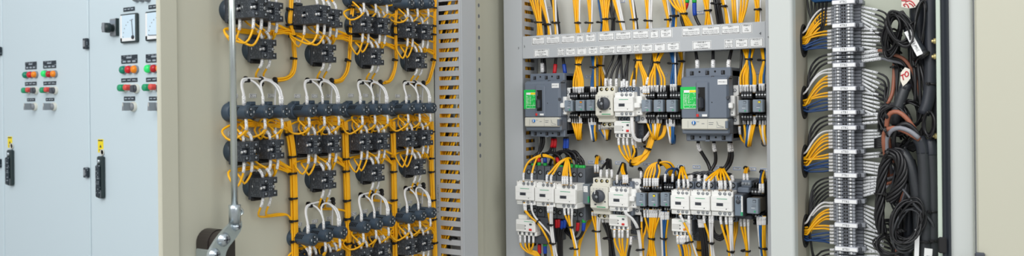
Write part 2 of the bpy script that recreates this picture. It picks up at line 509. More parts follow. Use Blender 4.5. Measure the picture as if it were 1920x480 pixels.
closed_cabinet(LX[2], LX[3], 'pale closed cabinet with two square meters, partly behind the open door', ((183, 293, 193, 372), (183.5, 261, 193.5, 286)), 0, [], None, fill=.9)

# ---------------------------------------------------------------- the open cabinet
XS = -1.115
cab = thing('electrical_cabinet', 'open cabinet of wired breakers and contactors with its button door swung wide', 'cabinet', (-.6, YF, 0))
def cpart(mb, name, parent=None, label=None):
    o = mb.build(name, parent or cab, label=label)
    if parent is None: o.location = (.6, -YF, 0)
    return o
cpart(MB().box(XS + .005, -.356, YB, YB + .003, .16, 2.04, 'plate_grey'), 'mounting_plate')
cpart(MB().box(XS - .045, XS, YF + .02, 1.95, .1, 2.1, 'paint_beige', .002), 'side_panel')
m = MB().box(XS, XS + .014, YF + .002, 1.651, .1, 2.1, 'paint_beige', .002)
for k in range(-14, 15):
    p = atX(897.5, 10, XS + .014); z = p.z + k * .0263
    m.lathe((XS + .0139, p.y, z), (1, 0, 0), [(.0052, 0), (.0044, .0006), (.0036, .0002), (0, .0002)], 'ink_light', 12, sx=.75)
cpart(m, 'perforated_post')
cpart(MB().box(XS - .045, -.04, YF + .02, 1.95, 2.08, 2.1, 'paint_beige'), 'roof')
cpart(MB().box(XS - .045, -.04, YF + .04, 1.95, 0, .12, 'mccb_dark'), 'plinth')
cpart(MB().box(XS - .045, -.04, 1.93, 1.95, .1, 2.1, 'paint_beige'), 'rear_panel')
# divider post with a rounded edge towards the terminal compartment
xa, xb = atY(1443, 200, YF).x, atY(1487, 200, YF).x
poly = [(xa, YF), (xb - .008, YF)] + [(xb - .008 + .008 * math.sin(w), YF + .008 - .008 * math.cos(w)) for w in [k * math.pi / 10 for k in range(1, 6)]] + [(xb, YF + .03), (xa, YF + .03)]
cpart(MB().prism(poly, 'z', .1, 2.1, 'paint_front'), 'divider_post')
# partition with four round cable holes
HOLES = [(1508.5, 77), (1509, 192), (1509.5, 302), (1510, 433)]
HP = [atX(u, v, xb) for u, v in HOLES]; hr = .0315
m = MB(); y0, y1 = YF + .03, YR
zs = sorted([p.z for p in HP]); cuts = [.1]
for z in zs: cuts += [z - hr - .004, z + hr + .004]
cuts.append(2.1)
hy = sum(p.y for p in HP) / 4; hy = min(hy, YR - hr - .004)
for k in range(0, len(cuts), 2): m.box(xb - .002, xb, y0, y1, cuts[k], cuts[k + 1], 'paint_partition_shade')
for z in zs:
    q = hr + .004
    m.box(xb - .002, xb, y0, hy - q, z - q, z + q, 'paint_partition_shade')
    if y1 > hy + q + 1e-4: m.box(xb - .002, xb, hy + q, y1, z - q, z + q, 'paint_partition_shade')
    n = 32; vs = []
    for i in range(n):
        w = 2 * math.pi * i / n; c, s_ = math.cos(w), math.sin(w); k = q / max(abs(c), abs(s_))
        vs.append((xb, hy + c * k, z + s_ * k)); vs.append((xb, hy + c * hr, z + s_ * hr))
    m.add(vs, [(2 * i, 2 * ((i + 1) % n), 2 * ((i + 1) % n) + 1, 2 * i + 1) for i in range(n)], 'paint_partition_shade')
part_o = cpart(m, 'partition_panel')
for z in zs:
    g = MB().lathe((xb - .004, hy, z), (1, 0, 0), [(.0, -.016), (hr - .006, -.016), (hr - .005, .004), (hr - .001, .007), (hr + .002, .006), (hr + .0025, .0035), (hr - .001, .003)], 'rubber_dark', 28)  # closed dark bottom stands in for the shade beyond the hole
    g.build('cable_grommet', part_o)
HOLEC = [Vector((xb, hy, p.z)) for p in HP]
cpart(MB().box(xb, -.045, YR, YR + .003, .1, 2.1, 'comp_green'), 'compartment_back')
gx = [atY(u, 200, YF).x for u in (1756.5, 1765.5, 1781, 1825.5)]
cpart(MB().box(gx[0], gx[1], YF - .002, YR, .1, 2.1, 'lip_green', .001).box(gx[1], gx[3], YF + .004, YR, .1, 2.1, 'paint_front'), 'frame_lip')
m = MB()
pr = [(gx[1], YF + .004), (gx[1], YF - .006), (gx[1] + .003, YF - .010), ((gx[1] + gx[2]) / 2, YF - .007), (gx[2] - .003, YF - .010), (gx[2], YF - .006), (gx[2], YF + .004)]
m.prism(pr, 'z', .1, 2.1, 'rubber')
cpart(m, 'door_gasket', label='dark rubber door seal')
poly = [(gx[2], YF), (gx[3] - .007, YF)] + [(gx[3] - .007 + .007 * math.sin(w), YF + .007 - .007 * math.cos(w)) for w in [k * math.pi / 10 for k in range(1, 6)]] + [(gx[3], YF + .03), (gx[2], YF + .03)]
cpart(MB().prism(poly, 'z', .1, 2.1, 'paint_front'), 'door_flange')
for (u, v) in ((1755.5, 77), (1755.5, 106), (1753.5, 255)):
    c = atY(u, v, YF + .03)
    m = MB().lathe((gx[0] - .006, YF + .03, c.z), (1, 0, 0), [(.0, 0), (.0056, 0), (.0056, .005), (.0, .005)], 'brass', 6)
    m.cyl((gx[0] - .009, YF + .03, c.z), (1, 0, 0), .003, .005, 'brass')
    cpart(m, 'brass_nut')
c = atY(1771, 462, YF - .01)
# opened right-hand door, folded back nearly flat
rd = cpart(MB().box(gx[3] + .003, .52, YF - .012, YF + .006, .1, 2.1, 'paint_beige', .003), 'right_door')
c, w, h = rect(lambda u, v, d: atY(u, v, YF - .012 - d), 1828, 473.5, 1847, 488, .004)
m = MB().box(c.x - w / 2, c.x + w / 2, YF - .022, YF - .012, c.z - h / 2, c.z + h / 2, 'mccb_dark', .002)
m.build('hinge_plate', rd)
# left door, opened square to the plate
ya, yb_ = atX(300.5, 200, XD + .008).y, YF - .004
fy = atX(335, 200, XD + .008).y
dm = MB().box(XD - .0015, XD, ya + .002, yb_, .1, 2.08, 'paint_beige')
dm.box(XD - .0018, XD + .008, ya, fy, .1, 2.08, 'paint_beige', .0018)
dm.box(XD - .0018, XD + .008, yb_ - .012, yb_, .1, 2.08, 'paint_beige', .0018)
door = cpart(dm, 'left_door')
MB().box(XD - .03, XD - .001, ya + .03, ya + .055, 1.02, 1.19, 'meter_black', .004).build('outside_handle', door)

# ---------------------------------------------------------------- locking rod and lever on the door
ra, rb = D(433.5, -20, .06), D(440, 392, .06)
lev = thing('locking_rod', 'galvanised rod and lever latch down the open door, left of the contact blocks', 'lock', rb)
m = MB().tube([Vector((0, 0, 0)), Vector((0, (ra.y - rb.y), .62 * 1.0))], .0056, 'chrome', 14); m.build('rod', lev)
mb = MB()
def dl(u, v, o=.06): return D(u, v, o) - rb
mb.tube([dl(440, 384), dl(440, 392), dl(440.5, 418)], .0098, 'zinc', 14)
mb.lathe(dl(447, 397, .058), (1, -.35, 0), [(.0068, -.004), (.0072, .006), (.0048, .0075), (.0048, .004), (0, .004)], 'chrome', 14)
mb.build('clevis', lev)
# curved flat lever: outline in the door's plane
outl = [(437, 411), (449, 414), (449.5, 424), (447, 432), (441, 442), (433, 452), (425, 462), (420, 472), (417, 486), (386, 486), (388, 474), (393, 463), (401, 450), (410, 438), (420, 427), (430, 417)]
pts = [(D(u, v, .052)) for u, v in outl]
mb = MB(); n = len(pts)
vs = [p - rb for p in pts] + [p + Vector((.006, 0, 0)) - rb for p in pts]
mb.add(vs, [list(range(n)), [n + i for i in range(n)][::-1]] + [(i, n + i, n + (i + 1) % n, (i + 1) % n) for i in range(n)], 'zinc')
mb.build('lever_plate', lev)
mb = MB()
for (u, v, r) in ((442, 425, .0072), (419, 449, .0115), (401, 477, .010)):
    mb.mark(); p = dl(u, v, .058)
    mb.lathe(p, (1, 0, 0), [(r, 0), (r, .002), (r * .8, .0045), (r * .72, .0075), (0, .0085)], 'zinc', 16)
    mb.box(p.x + .0082, p.x + .0095, p.y - r * .5, p.y + r * .5, p.z - r * .1, p.z + r * .1, 'mccb_dark').box(p.x + .0082, p.x + .0095, p.y - r * .1, p.y + r * .1, p.z - r * .5, p.z + r * .5, 'mccb_dark')
mb.build_each('lever_bolt', lev)
c0 = D(388, 452, 0)
m = MB()
hw = .022
arch = [(-hw, -.03)] + [(-hw * math.cos(w), .0 + hw * math.sin(w)) for w in [k * math.pi / 12 for k in range(13)]] + [(hw, -.03)]
cc = c0 - rb
m.prism([(cc.y + a, cc.z + b) for a, b in arch], 'x', cc.x + .001, cc.x + .03, 'latch_brown')
m.prism([(cc.y + a * .94, cc.z + b * .94) for a, b in arch], 'x', cc.x + .03, cc.x + .046, 'latch_brown')
m.box(cc.x + .046, cc.x + .049, cc.y - .016, cc.y - .011, cc.z - .012, cc.z - .002, 'ink_light')
m.box(cc.x + .015, cc.x + .048, cc.y - .0225, cc.y - .019, cc.z - .03, cc.z - .012, 'hole_black')
m.build('latch_housing', lev, label='black rounded latch housing')
c0 = D(377, 478, 0) - rb
MB().box(c0.x, c0.x + .045, c0.y - .012, c0.y + .028, c0.z - .05, c0.z + .014, 'zinc', .003).build('latch_bracket', lev)
# ================================================================ controls on the closed cabinets
def nameplate(u0, v0, u1, v1, label, top=True):
    c, w, h = rect(L, u0, v0, u1, v1, .002)
    t = MB().box(-w / 2, w / 2, -.002, 0, -h / 2, h / 2, 'name_black', .0005).build('nameplate'); t.location = (c.x, YF, c.z)
    m = MB()
    if top:
        m.box(-w * .16, w * .16, -.0026, -.0018, h * .1, h * .28, 'name_ink')
        for k in (-1, 0, 1): m.box(k * w * .3 - w * .09, k * w * .3 + w * .09, -.0026, -.0018, -h * .36, -h * .16, 'name_ink')
    else:
        for k in (-1, 0, 1): m.box(k * w * .3 - w * .1, k * w * .3 + w * .1, -.0026, -.0018, -h * .12, h * .14, 'name_ink')
    m.build('lettering', t)
    tag(t, label, 'nameplate')
def pilot(u, v, w, h, m, label, group=None):
    c, ww, hh = rect(L, u - w / 2, v - h / 2, u + w / 2, v + h / 2, .012)
    r = hh / 2
    t = thing('pilot_light', label, 'pilot light', (c.x, YF, c.z), group=group)
    MB().lathe((0, 0, 0), (0, -1, 0), [(r * 1.02, 0), (r * 1.02, .005), (r * .94, .007)], 'lever_grey', 18).build('bezel', t)
    MB().lathe((0, -.005, 0), (0, -1, 0), [(r * .93, 0), (r * .93, .006), (r * .8, .010), (r * .45, .013), (0, .0138)], m, 18).build('lens', t)
def button(u, v, r_px, m, label, depth=.012):
    c, ww, hh = rect(L, u - r_px, v - r_px, u + r_px, v + r_px, depth)
    r = hh / 2
    t = thing('push_button', label, 'push button', (c.x, YF, c.z))
    MB().lathe((0, 0, 0), (0, -1, 0), [(r * 1.18, 0), (r * 1.18, .006), (r * 1.02, .008)], 'bezel_white', 18).build('bezel', t)
    MB().lathe((0, -.006, 0), (0, -1, 0), [(r * .98, 0), (r * .98, depth - .004), (r * .85, depth - .002), (0, depth - .0015)], m, 18).build('cap', t)
def selector(u, v, r_px, hm, label, big):
    c, ww, hh = rect(L, u - r_px, v - r_px, u + r_px, v + r_px, .01)
    r = hh / 2
    t = thing('selector_switch', label, 'selector switch', (c.x, YF, c.z))
    MB().lathe((0, 0, 0), (0, -1, 0), [(r, 0), (r, .006), (r * .9, .009)], 'bezel_white', 20).build('bezel', t)
    m = MB().lathe((0, -.008, 0), (0, -1, 0), [(r * .8, 0), (r * .78, .008), (0, .009)], hm, 18)
    if big:
        m.prism([(-r * .34, -r * .8), (r * .30, -r * .8), (r * .16, r * .85), (-r * .16, r * .85)], 'y', -.040, -.016, hm)
        m.box(-r * .08, r * .08, -.0405, -.0395, r * .1, r * .75, 'bezel_white')
    else: m.box(-r * .5, r * .5, -.022, -.014, -r * .7, r * .7, hm, .002)
    m.build('handle', t)
clusters = [
    ('first cluster from the left', 'left', (47, 116, 68, 130), [(45.7, 140.5), (54, 140), (62.3, 139.7)], (46.5, 153.5, 68, 160.5), [(43.7, 169.5), (51, 168.5), (56.5, 169)], (50.5, 184, 65, 190), (61, 200), 'lamp_green', 'lamp_red', 13),
    ('second cluster from the left', 'left', (80.5, 114, 104.5, 128), [(80.7, 138.2), (89.7, 139), (98.2, 138.5)], (81, 152.5, 104.5, 159.5), [(78, 169), (85.7, 168), (92.3, 169)], (85.5, 183.5, 101, 189.5), (97, 200), 'lamp_green_lit', 'lamp_red_dark', 13.5),
    ('cluster under the first meter', 'right', (227, 103, 257, 119), [(228, 131), (238.5, 130.5), (249.5, 130)], (227, 146.5, 257, 154), [(224.5, 164.8), (235, 164), (243, 165.5)], (232, 181, 252.5, 189), (246, 200), 'lamp_green', 'lamp_red', 16),
    ('cluster under the second meter', 'right', (273, 101, 305, 117), [(275, 129), (286, 128.5), (297, 128)], (273.5, 145, 305, 153), [(271, 164), (282.5, 163), (292, 165)], (279, 181, 301, 188.5), (294, 200), 'lamp_green_lit', 'lamp_red_dark', 16.5),
]
for nm, side, np1, lamps, np2, btn, np3, sel, g, rd_, hh in clusters:
    nameplate(*np1, f'black nameplate with white print above the lamps, {nm}')
    lit = 'bright lit green' if g == 'lamp_green_lit' else 'dark green'
    pilot(*lamps[0], hh * .66, hh, g, f'{lit} pilot light, {nm}')
    pilot(*lamps[1], hh * .62, hh * .98, rd_, f'red pilot light between green and orange, {nm}')
    pilot(*lamps[2], hh * .66, hh, 'lamp_orange', f'orange pilot light, {nm}')
    nameplate(*np2, f'black nameplate between lamps and push buttons, {nm}', False)
    button(*btn[0], hh * .42, 'button_green', f'green push button under the lamps, {nm}', .022)
    button(*btn[1], hh * .36, 'button_red', f'red push button beside the green one, {nm}', .022)
    s = hh / 13.5
    selector(btn[2][0] + 7.5 * s, btn[2][1] + .6, hh * .56, 'mccb_dark', f'black knob switch in white ring, {nm}', False)
    nameplate(*np3, f'small black nameplate above the grey selector, {nm}', False)
    selector(sel[0] + .5, sel[1], hh * .58, 'lever_grey', f'grey handled selector switch lowest in the {nm}', True)
def meter(u0, v0, u1, v1, label, ang, plabel, pl):
    c, w, h = rect(L, u0, v0, u1, v1, .01)
    t = thing('panel_meter', label, 'meter', (c.x, YF, c.z))
    a = .055 * h
    m = MB().box(-w / 2, w / 2, -.012, 0, -h / 2, h / 2, 'meter_black', .003); m.build('case', t)
    m = MB().box(-w / 2 + a * .9, w / 2 - a * .9, -.0128, -.011, -h / 2 + a * .9, h / 2 - a * .9, 'meter_glass')
    m.box(-w / 2 + a, -w / 2 + a * 2.6, -.0134, -.0126, -h / 2 + a, h / 2 - a, 'paper').box(-w / 2 + a, w / 2 - a, -.0134, -.0126, -h / 2 + a, -h / 2 + a * 3, 'paper')
    for k in range(7):
        w_ = math.radians(92 + k * 14); px_, pz_ = w * .34 + math.cos(w_) * w * .62, -h * .34 + math.sin(w_) * h * .62
        m.box(px_ - .0014, px_ + .0014, -.0134, -.0126, pz_ - .0016, pz_ + .0016, 'ink_light')
    m.build('dial', t)
    p0 = Vector((w * .34, -.0145, -h * .33)); p1 = p0 + Vector((math.cos(ang) * w * .6, 0, math.sin(ang) * h * .62))
    m = MB().tube([p0, p1], .0011, 'ink_light', 5); m.lathe(p0, (0, -1, 0), [(.006, -.002), (.006, .002), (0, .003)], 'ink', 12); m.build('needle', t)
    nameplate(*pl, plabel, False)
meter(225.5, 25.5, 256, 80, 'square black-framed meter with needle near vertical, beside the grey rotary switch', math.radians(97), 'black nameplate above the meter with the upright needle', (231, 13.5, 252, 21))
meter(272.5, 20.5, 306, 76, 'square black-framed meter with needle lying flat, cut by the open door edge', math.radians(178), 'black nameplate above the meter cut by the open door', (278, 8.5, 301, 16))
c, w, h = rect(L, 208, 35, 221, 68, .004)
t = thing('rotary_switch', 'grey rotary switch with jutting knob left of the upright-needle meter', 'selector switch', (c.x, YF, c.z))
MB().box(-w / 2, w / 2, -.010, 0, -h / 2, h / 2, 'lever_grey', .003).box(w / 2 - .003, w / 2 + .001, -.0102, 0, -h / 2, h / 2, 'meter_black').box(-w * .4, w * .4, -.0108, -.0098, h * .18, h * .4, 'relay_grey').build('face_plate', t)
MB().lathe((0, -.010, -h * .05), (0, -1, 0), [(.012, 0), (.012, .012), (.017, .014), (.016, .03), (0, .032)], 'meter_black', 14).box(-.006, .006, -.046, -.036, -h * .05 - .016, -h * .05 + .016, 'lever_grey', .002).build('knob', t)
for k, u in enumerate((252, 262, 273)):
    pilot(u, -2.5, 8, 12, 'lever_grey', 'grey lamp cut by the top edge above the meters', 'grey lamps at the top edge')
# ================================================================ components on the inside of the open door
COLN = ['first', 'second', 'third', 'fourth']
def mk_block(e, double=False):
    """one actuator back with two contact blocks, outward -Y; e = how far the end face stands off the door"""
    t = thing('contact_block_assembly', 'x', 'switch contact block', (0, 0, 0), DOOR)
    MB().lathe((0, 0, 0), (0, -1, 0), [(.0205, 0), (.0205, .005), (.0185, .008), (.0185, .011), (.013, .012)], 'lamp_slate_dark', 26).build('collar', t)
    m = MB().box(-.0165, .0165, -.016, -.009, -.0225, .0215, 'block_black', .001)
    m.box(-.008, .008, -.019, -.009, .0205, .026, 'block_black', .001).box(-.0155, .006, -.021, -.014, -.0245, -.019, 'hole_black', .001)
    m.cyl((-.003, -.0165, .0235), (0, 0, 1), .0016, .003, 'screw', 8)
    m.build('mounting_bracket', t)
    tiers = [(-.015, -e)] if not double else [(-.015, -.015 - (e - .015) / 2 + .0005), (-.015 - (e - .015) / 2, -e)]
    for y0, y1 in tiers:
        for sx in (-1, 1):
            x0, x1 = (sx * .0002, sx * .0158)
            m = MB(); m.box(x0, x1, y0, y1 + .0075, -.0172, .0172, 'block_print' if sx < 0 else 'block_black', .0006)
            for z0, z1 in ((.0062, .0172), (-.0172, -.0062)): m.box(x0, x1, y1 + .008, y1, z0, z1, 'block_print' if sx < 0 else 'block_black', .0006)
            m.box(x0, x0 + sx * .005, y1 + .008, y1 + .0005, -.0062, .0062, 'block_black')
            xc = (x0 + x1) / 2 + sx * .002
            for z in (.0112, -.0112):
                m.box(xc - .0036, xc + .0030, y1 - .0003, y1 + .002, z - .0036, z + .0030, 'hole_black')
                m.lathe((xc - .0006, y1 - .0002, z), (0, -1, 0), [(.0023, 0), (.0019, .0007), (0, .0008)], 'lever_grey', 10)
            o = m.build('contact_block', t)
            s = MB().lathe((xc, y1 + .0078, 0), (0, -1, 0), [(.0028, 0), (.0028, .004), (.0021, .005), (0, .0052)], 'screw', 12)
            s.box(xc - .002, xc + .002, y1 + .0012, y1 + .002, -.0004, .0004, 'hole_black')
            s.build('screw', o)
            s = MB()
            for z in (-.004, .001, .006): s.box(x0 + sx * .0012, x0 + sx * .0022, y1 - .0003, y1 + .001, z - .0013, z + .0009, 'lever_grey')
            s.build('lettering', o)
            if sx < 0:
                s = MB()
                ys = y1 + .004; s.lathe((x1 - .0002, ys + .002, -.001), (-1, 0, 0), [(.0026, 0), (.0022, .0012), (0, .0014)], 'screw', 10)
                s.box(x1 - .0004, x1 + .001, y0 - .006, y0 - .0052, -.0005, .0035, 'paper')
                s.build('side_pin', o)
    return t
E1, E2 = .049, .083
PROTO = {}
def block(u, v, label, double=False):
    e = E2 if double else E1
    p = D(u, v, e); loc = (XD, p.y, p.z)
    key = double
    if key not in PROTO:
        PROTO[key] = mk_block(e, double); o = PROTO[key]; o.location = loc; o['label'] = label
    else: o = dup(PROTO[key], label, loc)
    o['group'] = 'switch contact blocks on the open door'
    return Vector((e, p.y, p.z))
def mk_lamp():
    t = thing('pilot_lamp_base', 'x', 'pilot lamp', (0, 0, 0), DOOR)
    MB().lathe((0, 0, 0), (0, -1, 0), [(.0165, 0), (.0165, .008), (.0145, .010), (.0145, .013), (.0125, .0135)], 'lamp_slate', 24).box(-.006, .006, -.015, -.004, .012, .0185, 'lamp_slate', .001).build('locking_ring', t)
    m = MB().lathe((0, -.012, 0), (0, -1, 0), [(.0116, 0), (.0120, .006), (.0120, .041), (.0112, .0425), (.0112, .0432)], 'lamp_slate', 24)
    o = m.build('lamp_body', t)
    s = MB()
    for k in range(5):
        for a0 in (95, 250):
            w = math.radians(a0 + 60); y = -.020 - k * .0042
            for q in range(3):
                w = math.radians(a0 + 45 + q * 14); s.box(math.cos(w) * .0118 - .0008, math.cos(w) * .0118 + .0008, y - .0012 + q * .001, y + .0010 + q * .001, math.sin(w) * .0118 - .0011, math.sin(w) * .0118 + .0011, 'hole_black')
    s.build('vent_slots', o).name = 'vent_slot'
    m = MB().lathe((0, -.0545, 0), (0, -1, 0), [(.0118, -.0015), (.0118, .0), (.0108, .0012), (0, .0012)], 'lamp_slate_dark', 24)
    o = m.build('end_cap', t)
    s = MB()
    for z in (.0045, -.0045):
        s.mark(); s.lathe((0, -.0556, z), (0, -1, 0), [(.0033, 0), (.0033, .0005), (0, .0005)], 'hole_black', 12)
        s.lathe((.0008, -.0560, z + .0003), (0, -1, 0), [(.0020, 0), (.0018, .0005), (0, .0006)], 'lever_grey', 8)
    s.build_each('terminal_screw', o)
    MB().box(.0068, .0074, -.0562, -.0556, -.002, .002, 'paper').box(-.0074, -.0068, -.0562, -.0556, -.002, .002, 'paper').build('lettering', o)
    return t
def lamp(u, v, label):
    p = D(u, v, .056); loc = (XD, p.y, p.z)
    if 'lamp' not in PROTO:
        PROTO['lamp'] = mk_lamp(); o = PROTO['lamp']; o.location = loc; o['label'] = label
    else: o = dup(PROTO['lamp'], label, loc)
    o['group'] = 'pilot lamp bases on the open door'
    return Vector((.056, p.y, p.z))
TAG = {}
def door_tag(u, v, text, label, w=.0155, h=.0075):
    p = D(u, v, 0)
    if 'k' not in TAG:
        m = MB().box(-w / 2, w / 2, -.0008, 0, -h / 2, h / 2, 'paper')
        for a in ((-w / 2 + .0006, w / 2 - .0006, h / 2 - .0012, h / 2 - .0006), (-w / 2 + .0006, w / 2 - .0006, -h / 2 + .0006, -h / 2 + .0012), (-w / 2 + .0006, -w / 2 + .0012, -h / 2 + .0006, h / 2 - .0006), (w / 2 - .0012, w / 2 - .0006, -h / 2 + .0006, h / 2 - .0006)):
            m.box(a[0], a[1], -.0011, -.0007, a[2], a[3], 'ink')
        TAG['k'] = m.mesh('marker_tag')
    o = bpy.data.objects.new('marker_tag', TAG['k']); COL.objects.link(o)
    o.location = (XD, p.y, p.z); o.rotation_euler = (0, 0, DOOR)
    tag(o, label, 'label', 'small marker tags on the open door')
    lettering(text, .0046, o, (0, -.0012, 0))
def W3(o, y, z): return Vector((XD + o, y, z))
OUTX = Vector((1, 0, 0))
R_ = .0020          # wire radius on the door
# ---- measured end faces per column
A = [[(490, 14, 1), (519, 22, 0)], [(609, 27, 1), (632, 34, 0)], [(692, 46, 0), (723.5, 49, 0)], [(775.5, 56, 0), (804, 60, 0)]]
B = [(506, 92), (620, 100), (711, 106), (793, 113)]
C = [[(470, 210), (505, 209.5), (537, 209)], [(587.5, 207.5), (616, 206), (643, 205.5)], [(687, 205.5), (710.5, 205), (734, 204.5)], [(772.5, 203.7), (794, 203), (814, 202.5)]]
Dr = [[(472, 284), (521, 280)], [(592, 271), (631, 269.5)], [(690, 266), (722.5, 264.5)], [(775, 260), (804.5, 258)]]
Er = [(507.5, 351), (620, 337), (712, 324), (790.5, 313)]
Fr = [None, [(589.5, 449.5), (618, 442), (645, 436)], [(689, 426), (712.5, 420), (736, 415)], [(774, 409), (794.5, 404), (814, 399)]]
Gr = [None, [(594, 497), (633, 489)], [(690, 482), (724.5, 472)], [(775, 463), (805, 455)]]
Zr = [None, None, [(690, -6), (712, -4), (733, -2)], [(772, 5), (790, 5.5), (810, 6)]]
def bx(ci, v):
    """picture column of the bundle beside each switch column"""
    tabs = [[(0, 544), (46, 542), (60, 547), (110, 551), (135, 549)], [(0, 660), (46, 656), (110, 653), (140, 648)],
            [(0, 744), (46, 739.5), (110, 741), (140, 738)], [(0, 814), (46, 813), (110, 813), (140, 808)]]
    low = [[(225, 536), (250, 541), (285, 547), (340, 549), (480, 552)], [(225, 644), (245, 646), (300, 648), (480, 654)],
           [(225, 735), (250, 737), (300, 737.5), (480, 741)], [(225, 808), (250, 809.5), (300, 808.5), (480, 816)]]
    tb = (tabs if v < 200 else low)[ci]
    if v <= tb[0][0]: return tb[0][1]
    for a, b in zip(tb, tb[1:]):
        if v <= b[0]: return a[1] + (b[1] - a[1]) * (v - a[0]) / (b[0] - a[0])
    return tb[-1][1]
def bpos(ci, v, o=.010): return D(bx(ci, v), v, o)
SL = lambda a, l: (a, l, 'sleeve', 1.32)
for ci in range(4):
    cn = f'{COLN[ci]} switch column from the rod'; cs = f'{COLN[ci]} switch column'
    G = lambda what: f'{what}, {cs}'
    pxm = (D(0 + C[ci][0][0], 200, .03) - D(C[ci][0][0], 201, .03)).length      # metres per pixel hereabouts
    # ------------------------------------------------ contact block rows
    def contact_row(units, rown, v_up, loops=True):
        for k, un in enumerate(units):
            dbl = len(un) > 2 and un[2]
            e = block(un[0], un[1], f'black {"double-depth " if dbl else ""}contact block, {"left" if k == 0 else "right"} one of the {rown} pair, {cn}', bool(dbl))
            o = e.x - .010
            cols = [(-.0085, 0), (.0085, 0)] if not dbl else [(-.0085, -.034), (-.0085, 0), (.0085, 0)]
            for j, (dy, do) in enumerate(cols):
                y, z = e.y + dy, e.z
                hang = (.040 + random.uniform(-.004, .006)) * (1 if k == 0 else .8)
                yb = bpos(ci, min(un[1] + 60, 140) if un[1] < 200 else un[1] + 60).y
                if k == 0:
                    pts = [W3(o + do, y, z - .0165), W3(o + do, y, z - .026), W3(o + do - .002, y - .001, z - .040), W3(o + do - .008, y - .008 - .002 * j, z - hang - .018),
                           W3(.030, y - .018, z - hang - .010 + .004 * j), W3(.018, y - .016, z - .036), W3(.010, y + .012, z - .031 - .003 * j), W3(.010, (y + yb) / 2 + .008, z - .032 - .002 * j), bpos(ci, un[1] + 42 + 4 * j, .010 + .003 * j), bpos(ci, un[1] + 60 + 3 * j, .010 + .002 * j)]
                else:
                    pts = [W3(o + do, y, z - .0165), W3(o + do, y, z - .026), W3(o + do - .003, y - .002, z - .042), W3(o + do - .014, y + .001, z - hang - .016),
                           W3(.020, y + .010, z - hang - .010), W3(.014, y + .014, z - .034)] + ([W3(.012, min(y + .03, yb), z - .030), bpos(ci, un[1] + 44, .013)] if ci != 3 else [bpos(ci, un[1] + 42, .013)])
                wire(pts, R_, 'wire_orange', G(f'orange wire looping below the {rown} contact blocks'), f'loops below {rown} blocks, column {ci + 1}', [SL(.001, .019)], name='looped_wire')
            for j, dy in enumerate((-.0085, .0085)):
                y, z = e.y + dy, e.z
                pts = [W3(o, y, z + .0165), W3(o - .001, y - .001, z + .026), W3(o - .006, y - .006, z + .036), W3(o - .016, y - .010, z + .046), W3(.016, y + .002 + .012 * j, z + .054), W3(.011, y + .03, z + .050), bpos(ci, max(un[1] - 40, -20) if un[1] < 200 else max(un[1] - 44, 226), .012)]
                wire(pts, R_, 'wire_orange', G(f'orange wire rising above the {rown} contact blocks'), f'wires above {rown} blocks, column {ci + 1}', [SL(.001, .017)], name='switch_wire')
    contact_row(A[ci], 'top', 0)
    contact_row(Dr[ci], 'middle', 0)
    if Gr[ci]: contact_row(Gr[ci], 'bottom', 0)
    # ------------------------------------------------ single selector backs
    for rown, (u, v), up in (('upper', B[ci], A[ci][0]), ('lower', Er[ci], Dr[ci][0])):
        e = block(u, v, f'black contact block standing alone in the {rown} half, {cn}')
        o = e.x - .010
        for j, dy in enumerate((-.0085, .0085)):
            y, z = e.y + dy, e.z
            pts = [W3(o, y, z + .0165), W3(o, y - .002, z + .024), W3(o - .004, y - .008, z + .034), W3(.030, y - .020, z + .042), W3(.014, y - .016, z + .052), W3(.011, y + .012, z + .056), bpos(ci, v - 34, .014)]
            wire(pts, R_, 'wire_orange', G(f'orange wire with white sleeve entering the top of the {rown} single block'), f'wires above {rown} single block, column {ci + 1}', [SL(.001, .017)], name='switch_wire')
            if rown == 'upper':
                vt = (148, 150, 152, 155)[ci]
                tail = [D(u + (30 - 14 * ci * .5), vt + 1, .008), bpos(ci, 125, .009), bpos(ci, 112, .009), bpos(ci, 90, .010)]
                pts = [W3(o, y, z - .0165), W3(o - .002, y, z - .027), W3(o - .012, y + .001, z - .036), W3(.016, y + .005, z - .048)] + tail
            else:
                pts = [W3(o, y, z - .0165), W3(o - .002, y, z - .027), W3(o - .010, y + .001, z - .040), W3(.02, y + .006, z - .052)]
                if ci == 0: pts += [D(524, 404 - 3 * j, .012), D(540, 404, .010), bpos(0, 425, .013), bpos(0, 450, .013)]
                else: pts += [W3(.012, y + .014, z - .058), bpos(ci, v + 62, .011), bpos(ci, v + 84, .012)]
            wire(pts, R_, 'wire_orange', G(f'orange wire dropping from the {rown} single block'), f'wires below {rown} single block, column {ci + 1}', [SL(.001, .018)], name='switch_wire')
